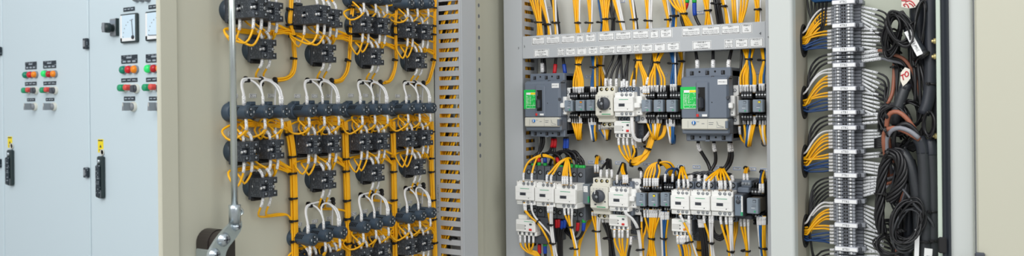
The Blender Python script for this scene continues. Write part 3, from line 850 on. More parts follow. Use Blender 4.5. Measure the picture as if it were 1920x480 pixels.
    # ------------------------------------------------ lamp rows
    for rown, row in (('upper', C[ci]), ('lower', Fr[ci]), ('topmost', Zr[ci])):
        if not row: continue
        ends = []
        for k, (u, v) in enumerate(row):
            ends.append(lamp(u, v, f'slate pilot lamp base, {("left", "middle", "right")[k]} one of the {rown} trio, {cn}'))
        # white feeds arching over the lamps
        if rown != 'topmost':
            n = len(ends); top = ends[0].z + (.056 if rown == 'upper' else .060); o = .036; sl_ = (ends[-1].z - ends[0].z) / (ends[-1].y - ends[0].y)
            for k, e in enumerate(ends):
                y, z = e.y - .002, e.z + .011
                nx = ends[min(k + 1, n - 1)]
                lab = G(f'white wire arching over the {rown} lamps')
                grp = f'white arches over the {rown} lamps, column {ci + 1}'
                if k < n - 1:
                    ya_, yb2 = y - .0015, nx.y - .0035; zs_ = z + .020; hh = top - zs_
                    pts = [W3(o + .008, ya_, z), W3(o + .008, ya_, z + .012)]
                    for q in range(9):
                        w = math.pi * q / 8; ff = math.sin(w)
                        pts.append(W3(o + .007 - .014 * ff, (ya_ + yb2) / 2 - (yb2 - ya_) / 2 * math.cos(w), zs_ + (nx.z - e.z) * q / 8 + hh * ff ** .8))
                    pts += [W3(o + .008, yb2, nx.z + .023), W3(o + .008, yb2, nx.z + .011)]
                    wire(pts, .0020, 'wire_white', lab, grp, [SL(.001, .015), SL(-.001, .015)], name='lamp_wire')
            y, z = ends[0].y - .005, ends[0].z + .011
            last = ends[-1]
            zs_ = z + .022; hh = top + .002 - zs_; slope = (last.z - ends[0].z) / max(.001, last.y - ends[0].y)
            pts = [W3(o + .008, y, z), W3(o + .008, y, z + .014)]
            for q in range(6):
                w = math.pi / 2 * q / 5; pts.append(W3(o + .007 - .013 * math.sin(w), y + .017 * (1 - math.cos(w)), zs_ + hh * math.sin(w) ** .9))
            ex = last.y - .004
            pts += [W3(.024, (pts[-1].y + ex) / 2, top + .0025 + slope * (ex - y) * .5), W3(.022, ex, top + .001 + slope * (ex - y) * .9)]
            for q in range(1, 5):
                w = math.pi / 2 * q / 4; pts.append(W3(.020 - .002 * q, ex + .0185 * math.sin(w), top + slope * (ex - y) - .020 * (1 - math.cos(w))))
            pts += [W3(.010, last.y + .015, last.z + .012), W3(.010, last.y + .016, last.z - .02), W3(.010, last.y + .014, last.z - .06)]
            if ci == 3: pts = pts[:-2]
            wire(pts, .0020, 'wire_white', G(f'long white wire running over and down past the {rown} lamps'), None, [SL(.001, .015)], name='lamp_wire')
            pts = [W3(o + .008, last.y + .001, last.z + .011), W3(o + .008, last.y + .001, last.z + .028), W3(o, last.y + .0015, last.z + .044), W3(.026, last.y - .002, last.z + .052), W3(.022, last.y - .010, last.z + .057), W3(.022, last.y - .026, last.z + .058 + .004)]
            wire(pts, .0020, 'wire_white', G(f'white wire from the last of the {rown} lamps to the tied run'), None, [SL(.001, .015)], name='lamp_wire')
            for k, yy in enumerate((ends[0].y + .018, (ends[0].y + last.y) / 2 + .012, last.y + .004)):
                put_tie(W3(.023, yy, top + .001 + sl_ * (yy - ends[0].y)), (0, 1, 0), .0044, f'black cable tie, {("left", "middle", "right")[k]} one on the white run over the {rown} lamps, {cs}', OUTX, spin=1.2 if k else .3)
        # orange loops below the lamps
        for k, e in enumerate(ends):
            o = .046; y, z = e.y - .002, e.z - .011
            vb = row[k][1] + 70
            for q in range(2 if rown != 'topmost' else 1):
                hang = .034 + .006 * q + random.uniform(-.003, .004); sgn = -1 if q == 0 else .45
                pts = [W3(o, y + .002 * q, z), W3(o, y + .002 * q, z - .020), W3(o - .008, y + sgn * .006, z - .030), W3(.026, y + sgn * .018, z - hang), W3(.014, y + sgn * .020 - .004, z - .022), W3(.010, y + .004 + .012 * q, z - .010 - .002 * k), W3(.009, y + .028, z - .011 - .003 * q)]
                if rown == 'topmost':
                    pts += [bpos(ci, 34, .012), bpos(ci, 60, .012)]
                else:
                    pts += [bpos(ci, row[2][1] + 32 + 5 * k, .012 + .002 * q), bpos(ci, vb + 8 * q, .010 + .003 * q), bpos(ci, vb + 40, .011)]
                wire(pts, R_, 'wire_orange', G(f'orange wire curling below the {rown} lamps'), f'curls below the {rown} lamps, column {ci + 1}', [SL(.001, .019)] if q == 0 else [], name='lamp_wire')
    # ------------------------------------------------ vertical bundles
    for part, vs_, n, vt in (('upper', [-25, 0, 20, 46, 60, 90, 112, 130], (4, 3, 3, 3)[ci], (18, 46, 68, 110)), ('lower', [228, 245, 270, 300, 345, 400, 445, 500], (9, 8, 8, 6)[ci], (250, 294, 325, 372, 414, 452))):
        path = [bpos(ci, v, .012) for v in vs_]
        if part == 'upper':
            vend = (149, 151, 153, 156)[ci]; u0 = bx(ci, 135)
            path = path[:-1] + [D(u0 - 1.5, 136, .010), D(u0 - (13, 11, 8, 8)[ci], vend - 3, .009), D(u0 - (32, 24, 18, 14)[ci], vend, .009)]
        bundle(path, ['wire_orange'] * n, R_, lambda c: f'{c} wire in the {part} vertical bundle right of the {cn}', f'{part} vertical bundle, column {ci + 1}', out=OUTX, name='bundled_wire')
        for k, v in enumerate(vt):
            v += (0, 4, 3, 3)[ci] * (1 if k % 2 else -1)
            a, b = bpos(ci, v - 4, .012), bpos(ci, v + 4, .012)
            rad = (.0074 if part == 'lower' else (.0062 if v < 60 else .0058))
            put_tie((a + b) / 2, b - a, rad, f'black cable tie, {ORD[k]} on the {part} vertical bundle, {cn}', OUTX, spin=1.15)
# ------------------------------------------------ little tags
tags = [(439, 180, 'BL-L3'), (474, 179.5, 'BL-L2'), (508, 179.5, 'BL-L1'), (557.5, 180, '7L-L3'), (589.5, 180, '7L-L2'), (617, 180, '7L-L1'), (657.5, 179, '6L-L3'), (685.5, 179, '6L-L2'), (709, 179, '6L-L1'), (745.5, 180, '5L-L3'), (766, 180, '5L-L2'), (786, 180, '5L-L1')]
for i, (u, v, tx) in enumerate(tags):
    door_tag(u, v, tx, f'small white marker tag reading {tx} above the upper lamps')
for i, (u, v) in enumerate([(560, 421), (590, 415), (617.5, 409)]): door_tag(u, v, f'7L-N{3 - i}', f'small white marker tag reading 7L-N{3 - i} above the lower lamps')
for i, (u, v) in enumerate([(662.5, 401), (684.5, 396), (710, 391)]): door_tag(u, v, f'6L-N{3 - i}', f'small white marker tag reading 6L-N{3 - i} above the lower lamps')
for i, (u, v) in enumerate([(746.5, 384), (768, 379), (789, 374)]): door_tag(u, v, f'5L-N{3 - i}', f'small white marker tag reading 5L-N{3 - i} above the lower lamps')
for i, (u, v, tx, w) in enumerate([(477, 63, 'SS-1', 'upper single block of the first column'), (595, 72, 'SS-2', 'upper single block of the second column'), (473, 319, 'BSS-1', 'lower single block of the first column'), (586, 307, 'BSS-2', 'lower single block of the second column'), (682, 297, 'BSS-3', 'lower single block of the third column'), (767, 287, 'BSS-4', 'lower single block of the fourth column'),
        (435, 250, 'PB1', 'left of the middle blocks by the rod'), (473, 247, 'PB2', 'middle blocks, first column'), (558, 242, '7DOB7', 'middle blocks, second column'), (661, 238, '6DOB7', 'middle blocks, third column'), (745, 233, '5DOB7', 'middle blocks, fourth column'),
        (558, 2, '7S', 'top blocks, second column'), (660, 16, '6S', 'top blocks, third column'), (745, 28, '5S', 'top blocks, fourth column')]):
    door_tag(u, v, tx, f'small white marker tag reading {tx} by the {w}')
# ------------------------------------------------ slotted duct along the hinge side
ys = atX(842, 200, -1.115).y; ys = YF * 1.53 / 1.585
y_a = 1.530; y_b = 1.587; xl = atY(866, 200, y_a).x
t = thing('slotted_duct', 'grey slotted wiring duct down the hinge side of the open door, full of orange wires', 'wiring duct', (XD, y_a, .1))
def q(m): return m
m = MB(); H_ = 1.95
m.box(0, .002, 0, y_b - y_a, 0, H_, 'duct_grey')
s0, s1 = atY(823.5, 200, y_a).x - XD, atY(861, 200, y_a).x - XD
xo = xl - XD
zref = atY(842, 5.6, y_a).z; pitch = .02195
for yy in (0, y_b - y_a - .0016):
    m.box(0, s0, yy, yy + .0016, 0, H_, 'duct_grey').box(s1, xo, yy, yy + .0016, 0, H_, 'duct_grey')
    k0 = -12; zprev = 0
    zz = [zref - .1 + k * pitch for k in range(12, -36, -1)][::-1]
    for z in zz:
        m.box(s0, s1, yy, yy + .0016, zprev, z - .0046, 'duct_grey'); zprev = z + .0046
    m.box(s0, s1, yy, yy + .0016, zprev, H_, 'duct_grey')
m.build('duct_body', t)
MB().box(xo, xo + .0022, -.001, y_b - y_a + .001, 0, H_, 'duct_grey', .0008).box(xo - .006, xo, -.0012, .0, 0, H_, 'duct_grey').build('duct_cover', t)
lt = lettering('4 - R  CE  60x80 PVC', .0075, t, (s0 - .0055, -.0004, atY(816, 372, y_a).z - .1), 'ink_light', roll=-math.pi / 2)
MB().box(.0025, .004, .004, y_b - y_a - .004, 0, H_, 'duct_shade').build('shadow_lining', t, label='dark sheet for the shade inside the duct').name = 'duct_shade_sheet'  # sheet coloured as the shade behind the slots, not a real lining
for k in range(26):
    zt = 1.06 + k * .0215; yo = y_a + .0045 + .003 * (k % 4); le, ri = XD + .0085, XD + s1 - .001
    lo = max(.15, zt - .7); hi = min(1.98, zt + .7)
    pts = [Vector((le + .002 * (k % 3), yo + .008, lo)), Vector((le + .002 * (k % 3), yo + .008, zt - .12)), Vector((le + .004, yo, zt - .03)), Vector((XD + s0 + .006, yo, zt))]
    pts += [Vector((ri - .008, yo, zt + .10 + random.uniform(-.01, .02))), Vector((ri, yo + .003, zt + .15)), Vector((ri, yo + .016, zt + .24)), Vector((ri - .002, yo + .02, hi))]
    wire(pts, .0025, 'wire_orange', 'orange wire packed inside the slotted duct on the open door', 'orange wires inside the door duct', step=.02, name='duct_wire')
p = atY(843, 448, y_a)
put_tie(Vector((XD + (s0 + s1) / 2, y_a + .012, atY(842, 448, y_a).z)), (0, 0, 1), .009, 'black cable tie seen through a slot of the door duct')
# ================================================================ wiring ducts on the mounting plate
DD = .08
p0, p1 = P(979.3, 90, DD), P(1435.3, 65, DD)
zt = (P(979, 69, DD).z + P(1435, 39, DD).z) / 2; zb = (P(979, 110, DD).z + P(1435, 90, DD).z) / 2
t = thing('wiring_duct', 'horizontal grey wiring duct with two rows of printed white labels', 'wiring duct', (p0.x, YB, zb))
w, h = p1.x - p0.x, zt - zb
m = MB().box(0, w, -DD, -DD + .0022, 0, h, 'duct_grey', .001).box(0, w, -DD + .001, -DD + .012, h - .002, h, 'duct_grey').box(0, w, -DD + .001, -DD + .012, 0, .002, 'duct_grey')
m.build('duct_cover', t)
m = MB().box(0, w, -.002, 0, .002, h - .002, 'duct_grey').box(0, .0015, -DD + .003, 0, .004, h - .004, 'duct_grey').box(w - .0015, w, -DD + .003, 0, .004, h - .004, 'duct_grey')
n = int(w / .0125)
for k in range(n):
    x = (k + .25) * w / n
    for z in (.003, h - .005): m.box(x, x + .0062, -DD + .004, -.002, z, z + .0016, 'duct_grey')
m.box(.002, w - .002, -.006, -.004, .006, h - .006, 'duct_shade')  # dark sheet painted in for the shaded inside of the duct
m.build('duct_body', t)
for cell, (u, v) in (('3', (983.5, 87.5)),):
    c = P(u, v, DD); lettering(cell, .0085, t, (c.x - p0.x, -DD - .0004, c.z - zb))
c = P(1425.5, 63, DD); lettering('4', .0095, t, (c.x - p0.x, -DD - .0004, c.z - zb), roll=.15)
DUCT_LABELS = [
    (997.5, 1021.5, 'top', '5MM-1\nP1 RAW WATER PUMP 1\nMAIN CONTACTOR\nMAGNETIC CONTACTOR'), (1023.5, 1050, 'top', '5DM-1\nP1 RAW WATER PUMP 1\nDELTA CONTACTOR\nMAGNETIC CONTACTOR'), (1052.5, 1078.5, 'top', '5SM-1\nP1 RAW WATER PUMP 1\nSTAR CONTACTOR\nMAGNETIC CONTACTOR'), (1080.5, 1095, 'top', '5TIM-1\nY/D\nTIMER'), (1097.5, 1117, 'top', '5RL-1\nOVERLOAD\nRELAY'),
    (1122.5, 1152, 'top', '6MM-1\nP2 RAW WATER PUMP 2\nMAIN CONTACTOR\nMAGNETIC CONTACTOR'), (1154, 1184, 'top', '6DM-1\nP2 RAW WATER PUMP 2\nDELTA CONTACTOR\nMAGNETIC CONTACTOR'), (1186, 1217, 'top', '6SM-1\nP2 RAW WATER PUMP 2\nSTAR CONTACTOR\nMAGNETIC CONTACTOR'), (1218.5, 1235.5, 'top', '6TIM-1\nY/D\nTIMER'), (1237.5, 1261, 'top', '6RL-1\nOVERLOAD\nRELAY'),
    (1279, 1313.5, 'top', '7MM-1\nP3 RAW WATER PUMP 3\nMAIN CONTACTOR\nMAGNETIC CONTACTOR'), (1315.5, 1350.5, 'top', '7DM-1\nP3 RAW WATER PUMP 3\nDELTA CONTACTOR\nMAGNETIC CONTACTOR'), (1352.5, 1388, 'top', '7SM-1\nP3 RAW WATER PUMP 3\nSTAR CONTACTOR\nMAGNETIC CONTACTOR'), (1390, 1410.5, 'top', '7TIM-1\nY/D\nTIMER'),
    (1001, 1029, 'low', '5MCCB-1\nP1 RAW WATER\nPUMP 1\nCIRCUIT BREAKER'), (1045, 1058, 'low', '5F1\nCONTROL\nSUPPLY\n(FUSE)'), (1060, 1079.5, 'low', '5RR-1\nRUN LOCAL\nRELAY'), (1081, 1100.5, 'low', '5OCS-1\nOCS\nRELAY'), (1102, 1121, 'low', '5RL-2\nOVERLOAD\nRELAY'),
    (1123, 1154, 'low', '6MCB-1\nAUTOMATIC SCREEN\nSTATION MOTOR\nMOTOR BREAKER'), (1155, 1185, 'low', '6MM-2\nAUTOMATIC SCREEN\nSTATION MOTOR\nMAGNETIC CONTACTOR'), (1186.5, 1199.5, 'low', '6F1\nCONTROL\nSUPPLY\n(FUSE)'), (1202, 1224.5, 'low', '6RR-1\nRUN LOCAL\nRELAY'), (1226, 1248.5, 'low', '6OCS-1\nOCS\nRELAY'), (1250, 1274.5, 'low', '6RL-2\nOVERLOAD\nRELAY'),
    (1298, 1333.5, 'low', '7MCCB-1\nP3 RAW WATER\nPUMP 3\nCIRCUIT BREAKER'), (1358, 1375, 'low', '7F1\nCONTROL\nSUPPLY\n(FUSE)'), (1378, 1403, 'low', '7RR-1\nRUN LOCAL\nRELAY'), (1405.5, 1431, 'low', '7OCS-1\nOCS\nRELAY')]
for u0, u1, row, txt in DUCT_LABELS:
    a, b = P(u0, 65, DD).x, P(u1, 65, DD).x; ww = b - a
    z0, z1 = (zt - .0235, zt - .0035) if row == 'top' else (zb + .0025, zb + .0215)
    hh = z1 - z0
    m = MB().box(-ww / 2, ww / 2, -.0006, 0, -hh / 2, hh / 2, 'paper')
    e, k = .0012, .0006
    for q in ((-ww / 2 + e, ww / 2 - e, hh / 2 - e - k, hh / 2 - e), (-ww / 2 + e, ww / 2 - e, -hh / 2 + e, -hh / 2 + e + k), (-ww / 2 + e, -ww / 2 + e + k, -hh / 2 + e, hh / 2 - e), (ww / 2 - e - k, ww / 2 - e, -hh / 2 + e, hh / 2 - e)):
        m.box(q[0], q[1], -.0009, -.0005, q[2], q[3], 'ink')
    o = m.build('duct_label'); o.location = ((a + b) / 2, YB - DD, (z0 + z1) / 2)
    code, rest = txt.split('\n', 1)
    tag(o, f'white printed label reading {code} in the {"upper" if row == "top" else "lower"} row on the horizontal duct', 'label', 'printed labels on the duct')
    lines = rest.count('\n') + 1
    lettering(code, .0048, o, (0, -.001, hh * .31))
    mxl = max(len(x) for x in rest.split('\n'))
    sz = min(.0036, (ww - .004) / (mxl * .62))
    lettering(rest, max(sz, .0026), o, (0, -.001, hh * .01 - lines * .0012), 'ink', space=.0042 / max(sz, .0026) * .9, sx=min(1, (ww - .0032) / (mxl * .62 * max(sz, .0026))))
# left vertical duct with slots in its right side
xl_, xr_ = P(946, 200, DD).x, P(979.5, 200, DD).x
t = thing('wiring_duct', 'vertical grey slotted duct at the left edge of the mounting plate, marked 3', 'wiring duct', (xl_, YB, .2))
m = MB().box(0, xr_ - xl_, -DD - .0004, -DD + .0022, 0, 1.8, 'duct_grey', .001); m.box(xr_ - xl_ - .002, xr_ - xl_ + .0012, -DD, -DD + .008, 0, 1.8, 'duct_grey'); m.build('duct_cover', t)
m = MB().box(0, .0016, -DD + .002, 0, 0, 1.8, 'duct_grey').box(0, xr_ - xl_, -.002, 0, 0, 1.8, 'duct_grey')
xw = xr_ - xl_; zr = P(995, 8, .04).z - .2
ya_, yc_ = -.064, -.016
m.box(xw - .0016, xw, -DD + .002, ya_, 0, 1.8, 'duct_grey').box(xw - .0016, xw, yc_, 0, 0, 1.8, 'duct_grey')
zp = 0
for k in range(30, -30, -1):
    z = zr - k * .0205
    m.box(xw - .0016, xw, ya_, yc_, zp, z - .0044, 'duct_grey'); zp = z + .0044
m.box(xw - .0016, xw, ya_, yc_, zp, 1.8, 'duct_grey')
m.build('duct_body', t)
MB().box(.003, .005, -DD + .006, -.004, 0, 1.8, 'duct_shade').build('duct_shade_sheet', t, label='dark sheet for the shade inside the duct')  # dark sheet added as shade behind the slots
c = P(972.5, 90.5, DD); lettering('3', .0085, t, (c.x - xl_, -DD - .0008, c.z - .2))
for k in range(8):
    x = xr_ - .012 - .006 * (k % 2); d = .02 + .0055 * k
    wire([Vector((x + random.uniform(-.002, .002), YB - d + random.uniform(-.004, .004), .3 + .1 * j)) for j in range(16)], .0024, 'wire_orange', 'orange wire packed inside the left vertical duct behind its slots', 'orange wires inside the left vertical duct', step=.02, name='duct_wire')
xa_ = P(1436.8, 200, DD).x
t = thing('wiring_duct', 'vertical grey duct half hidden behind the divider post, marked 4', 'wiring duct', (xa_, YB, .2))
MB().box(0, -.372 - xa_, -DD, -DD + .0022, 0, 1.8, 'duct_grey', .001).build('duct_cover', t)
MB().box(.002, .004, -DD + .002, 0, 0, 1.8, 'duct_grey').box(.002, -.374 - xa_, -.002, 0, 0, 1.8, 'duct_grey').build('duct_body', t)
c = P(1441, 69.5, DD); lettering('4', .008, t, (c.x - xa_, -DD - .0006, c.z - .2), roll=.2)

# ================================================================ devices
def at_rect(u0, v0, u1, v1, d):
    c, w, h = rect(P, u0, v0, u1, v1, d); return c.x, c.z, w, h
def breaker(u0, v0, u1, v1, label, plate_lines, d=.115):
    x, z, w, h = at_rect(u0, v0, u1, v1, d)
    t = thing('circuit_breaker', label, 'circuit breaker', (x, YB, z), group='moulded case circuit breakers')
    X = lambda f: -w / 2 + f * w
    Z = lambda f: h / 2 - f * h
    m = MB().box(-w / 2, w / 2, -d * .66, 0, Z(.97), Z(.03), 'mccb_side_shade', .002)
    m.box(-w / 2, w / 2, -d * .93, -d * .6, Z(.69), Z(.13), 'mccb_grey', .003).box(-w / 2, w / 2, -d * .9, -d * .6, Z(.9), Z(.68), 'mccb_grey', .003)
    m.box(X(.02), X(.98), -d * .955, -d * .92, Z(.685), Z(.15), 'mccb_grey', .002)
    m.prism([(-d * .93, Z(.16)), (-d * .80, Z(.115)), (-d * .7, Z(.115)), (-d * .7, Z(.16))], 'x', X(.0), X(1), 'mccb_grey')
    m.build('body', t)
    for nm, za, zb2, s in (('terminal_cover', .0, .125, 1), ('terminal_cover', .885, 1.0, -1)):
        m = MB().box(X(.03), X(1.0), -d * .74, -.01, Z(zb2), Z(za), 'mccb_grey', .002)
        for f in (.17, .5, .83):
            m.box(X(f) - w * .055, X(f) + w * .055, -d * .745, -d * .6, Z(za + .03), Z(za + .105), 'hole_black', .002)
            m.box(X(f) - w * .045, X(f) + w * .015, -d * .75, -d * .65, Z(za + .03), Z(za + .095), 'mccb_dark', .002)
        for f in (.335, .665):
            m.lathe((X(f), -d * .738, Z(za + (.05 if s > 0 else .06))), (0, -1, 0), [(w * .02, 0), (w * .02, .001), (0, .001)], 'hole_black', 12)
        m.box(X(.44), X(.54), -d * .748, -d * .7, Z(za + (.03 if s > 0 else .09)), Z(za + .0 if s > 0 else za + .115) - .001, 'mccb_grey', .001)
        m.build(nm, t)
    m = MB()
    for f in (.02, .99): m.mark().lathe((X(f), -d * .92, Z(.41)), (0, -1, 0), [(w * .035, 0), (w * .035, .004), (w * .02, .0045), (0, .003)], 'mccb_dark', 14)
    m.mark().lathe((X(.665), -d * .955, Z(.47)), (0, -1, 0), [(w * .012, 0), (0, .0004)], 'hole_black', 10)
    m.mark().lathe((X(.64), -d * .80, Z(.135)), (0, -1, 0), [(w * .04, 0), (w * .04, .004), (0, .004)], 'mccb_dark', 14)
    m.build_each('cover_screw', t)
    m = MB().box(X(.335), X(.61), -d * .985, -d * .94, Z(.675), Z(.19), 'mccb_grey', .003)
    for k in range(5): m.box(X(.40), X(.54), -d * .99 + .0002, -d * .98, Z(.60 + k * .0), Z(.60), 'mccb_grey')
    m.build('toggle_surround', t)
    m = MB().box(X(.385), X(.535), -d * .988, -d * .95, Z(.59), Z(.265), 'hole_black')
    m.box(X(.405), X(.515), -d * 1.10, -d * .95, Z(.56), Z(.40), 'conduit_black', .004)
    m.box(X(.385), X(.42), -d * 1.01, -d * .96, Z(.36), Z(.28), 'mccb_dark', .002)
    m.build('toggle', t)
    m = MB().box(X(.345), X(.40), -d * 1.0, -d * .97, Z(.665), Z(.625), 'red', .001); m.build('test_button', t, label='red test button')
    m = MB().box(X(.47), X(.575), -d * .99, -d * .97, Z(.66), Z(.63), 'paper'); m.build('rating_sticker', t)
    m = MB().box(X(.0) - .0003, X(.335), -d * .962, -d * .85, Z(.56), Z(.255), 'green_plate', .001)
    o = m.build('rating_plate', t, label='bright green rating plate with white print')
    m = MB().box(X(.07), X(.335), -d * .966, -d * .96, Z(.55), Z(.30), 'green_print')
    m.box(X(.07), X(.335), -d * .968, -d * .96, Z(.335), Z(.30), 'paper').box(X(.2), X(.335), -d * .97, -d * .96, Z(.332), Z(.303), 'yellow')
    m.box(X(.07), X(.335), -d * .968, -d * .96, Z(.505), Z(.50), 'paper').box(X(.07), X(.335), -d * .968, -d * .96, Z(.55), Z(.545), 'paper').box(X(.07), X(.076), -d * .968, -d * .96, Z(.55), Z(.30), 'paper')
    m.build('lettering', o)
    lettering(plate_lines, .0038, o, (X(.09), -d * .969, Z(.42)), 'paper', 'LEFT', .9)
    m = MB().box(X(.02), X(.985), -d * .97, -d * .85, Z(.835), Z(.69), 'beige_strip', .002); o = m.build('trip_unit', t, label='cream trip unit strip with a blue dial')
    m = MB().lathe((X(.29), -d * .97, Z(.745)), (0, -1, 0), [(w * .04, 0), (w * .04, .003), (0, .0035)], 'blue_dial', 16).box(X(.28), X(.30), -d * .97 - .004, -d * .97, Z(.765), Z(.725), 'paper'); m.build('dial', o)
    m = MB()
    for q in ((.45, .51, .76, .752), (.60, .70, .745, .738), (.60, .69, .77, .763), (.16, .165, .81, .72), (.575, .578, .83, .70), (.765, .768, .81, .72), (.765, .91, .812, .808), (.34, .4, .735, .73)):
        m.box(X(q[0]), X(q[1]), -d * .9715, -d * .965, Z(q[2]), Z(q[3]), 'ink_light')
    m.tube([(X(.77), -d * .972, Z(.73)), (X(.80), -d * .972, Z(.78)), (X(.91), -d * .972, Z(.80))], .0004, 'ink_light', 4)
    m.build('lettering', o)
    m = MB().box(X(.94), X(1.0), -d * .985, -d * .85, Z(.82), Z(.72), 'mccb_grey', .001); m.build('side_latch', t)
    m = MB().box(X(.79), X(.985), -d * .962, -d * .95, Z(.235), Z(.165), 'paper').box(X(.81), X(.965), -d * .9635, -d * .955, Z(.225), Z(.175), 'paper'); o = m.build('name_tag', t)
    lettering('7MCCB-1' if u0 > 1200 else '5MCCB-1', .0042, o, (X(.887), -d * .966, Z(.2)))
    return t
breaker(980.5, 137, 1047.5, 257.5, 'large grey circuit breaker with green plate, left, against the slotted duct', 'Ue   Icu\n220  85\n380  36\n415  36\n440  35\n525  22')
breaker(1274.5, 126.5, 1364, 266, 'large grey circuit breaker with green plate, under the 7MCCB-1 duct label', 'Ue   Icu\n220  85\n380  36\n415  36\n440  35\n525  22')

def fuse(u0, v0, u1, v1, label, d=.07):
    x, z, w, h = at_rect(u0, v0, u1, v1, d)
    t = thing('fuse_holder', label, 'fuse holder', (x, YB, z), group='white fuse holders')
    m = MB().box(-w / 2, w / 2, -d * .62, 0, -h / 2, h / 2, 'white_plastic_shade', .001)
    m.box(-w / 2, w / 2, -d, -d * .5, h * .24, h / 2, 'white_plastic', .0015).box(-w / 2, w / 2, -d, -d * .5, -h / 2, -h * .25, 'white_plastic', .0015)
    m.box(-w * .42, w * .5, -d * 1.02, -d * .5, -h * .24, h * .23, 'white_plastic', .001); m.build('body', t)
    m = MB().box(-w * .46, w * .4, -d * 1.32, -d * .9, -h * .28, h * .24, 'white_plastic', .002).box(-w * .5, w * .36, -d * 1.5, -d * 1.3, -h * .085, h * .06, 'white_plastic', .002)
    m.lathe((w * .1, -d * 1.32, -h * .2), (0, -1, 0), [(.0015, 0), (0, .0004)], 'ink', 8); m.build('fuse_carrier', t)
    m = MB()
    for zz in (h * .37, -h * .38):
        m.mark().lathe((w * .08, -d + .0002, zz), (0, -1, 0), [(.0042, 0), (.0042, .0004), (.003, .0008), (0, .0006)], 'ink_light', 12).lathe((w * .08, -d - .0006, zz), (0, -1, 0), [(.0028, 0), (0, .0005)], 'screw', 10)
    m.build_each('terminal_screw', t)
fuse(1053, 164.5, 1071.5, 229, 'white fuse holder beside the left circuit breaker')
fuse(1194, 162.5, 1212.5, 231, 'white fuse holder right of the upper small contactor')
fuse(1368, 160, 1385, 234, 'white fuse holder beside the circuit breaker under the 7MCCB-1 label')
fuse(1184, 335.5, 1202, 403, 'white fuse holder in the lower row, right of the contactor with knob')

def relay(u0, v0, u1, v1, label, lamp_c='relay_grey', d=.098, ups=.033, dns=.031, first=False):
    x, z, w, h = at_rect(u0, v0, u1, v1, d)
    t = thing('plug_in_relay', label, 'relay', (x, YB, z), group='grey plug-in relays')
    ww = w / 2 + .0012
    m = MB().box(-w / 2, w / 2, -d, -d + .016, -h / 2, h / 2, 'relay_grey', .0015)
    m.build('relay_cover', t)
    MB().box(-w * .46, w * .46, -d + .015, -.045, -h * .47, h * .47, 'relay_brown', .001).build('relay_case', t, label='smoky translucent relay case')
    m = MB().box(w * .02, w * .30, -d - .0006, -d + .002, h * .22, h * .42, 'mccb_dark', .0003)
    m.box(w * .05, w * .27, -d - .0012, -d, h * .24, h * .36, lamp_c).box(w * .12, w * .26, -d - .0008, -d, -h * .40, -h * .29, 'green_line')
    m.build('indicator', t)
    m = MB()
    for k, (a, b) in enumerate(((-.05, .3), (-.1, .3), (-.12, .2))): m.box(w * a, w * b, -d - .0005, -d, h * (.06 - k * .1), h * (.085 - k * .1), 'paper' if k == 2 else 'ink_light')
    m.build('lettering', t)
    zt_, zb_ = h / 2 + ups, -h / 2 - dns
    m = MB().box(-ww, ww, -.045, 0, zb_, zt_, 'socket_black', .001)
    m.box(-ww, ww, -.072, -.04, h / 2 + .003, h / 2 + ups * .55, 'socket_black', .0015).box(-ww, ww, -.058, -.04, h / 2 + ups * .5, zt_, 'socket_black', .0015)
    m.box(-ww, ww, -.072, -.04, -h / 2 - dns * .55, -h / 2 - .003, 'socket_black', .0015).box(-ww, ww, -.058, -.04, zb_, -h / 2 - dns * .5, 'socket_black', .0015)
    for k in range(4):
        xc = -ww + (k + .5) * ww / 2
        m.box(xc + ww * .22, xc + ww * .28, -.0735, -.05, h / 2 + .003, zt_ - .004, 'hole_black').box(xc + ww * .22, xc + ww * .28, -.0735, -.05, zb_ + .004, -h / 2 - .003, 'hole_black')
    o = m.build('socket', t)
    m = MB()
    for k in range(4):
        xc = -ww + (k + .5) * ww / 2
        for zz, dd in ((h / 2 + ups * .30, .0722), (h / 2 + ups * .78, .0582), (-h / 2 - dns * .30, .0722), (-h / 2 - dns * .78, .0582)):
            m.mark().lathe((xc, -dd, zz), (0, -1, 0), [(ww * .19, 0), (ww * .19, .0006), (ww * .12, .001), (0, .0008)], 'screw', 10)
    m.build_each('terminal_screw', o)
relay(1058, 188, 1073, 209, 'grey plug-in relay, first of three beside the left breaker fuse holder')
relay(1078.5, 187.5, 1095, 208.5, 'grey plug-in relay with orange flag, middle of three near the left breaker', 'orange_spot')
relay(1099, 187, 1113.5, 208, 'grey plug-in relay touching the upper rotary motor breaker')
relay(1202.5, 187, 1219, 210, 'grey plug-in relay, first of three left of the 7MCCB-1 breaker')
relay(1225, 187, 1242.5, 210, 'grey plug-in relay, middle of three left of the 7MCCB-1 breaker')
relay(1249, 187, 1267.5, 210, 'grey plug-in relay touching the left side of the 7MCCB-1 breaker')
relay(1384, 187.5, 1403, 211.5, 'grey plug-in relay right of the 7MCCB-1 breaker fuse holder')
relay(1411, 186.5, 1430.5, 210.5, 'grey plug-in relay with yellow flag at the divider post, upper row', 'yellow')
relay(1192, 362, 1209, 387, 'grey plug-in relay, first of three in the lower row')
relay(1215, 362, 1232.5, 387.5, 'grey plug-in relay with yellow flag, middle of three in the lower row', 'yellow')
relay(1238, 361.5, 1254.5, 387, 'grey plug-in relay touching the right-hand contactor trio, lower row')
relay(1400, 372, 1422, 401, 'large grey plug-in relay at the divider post, lower row', d=.11)

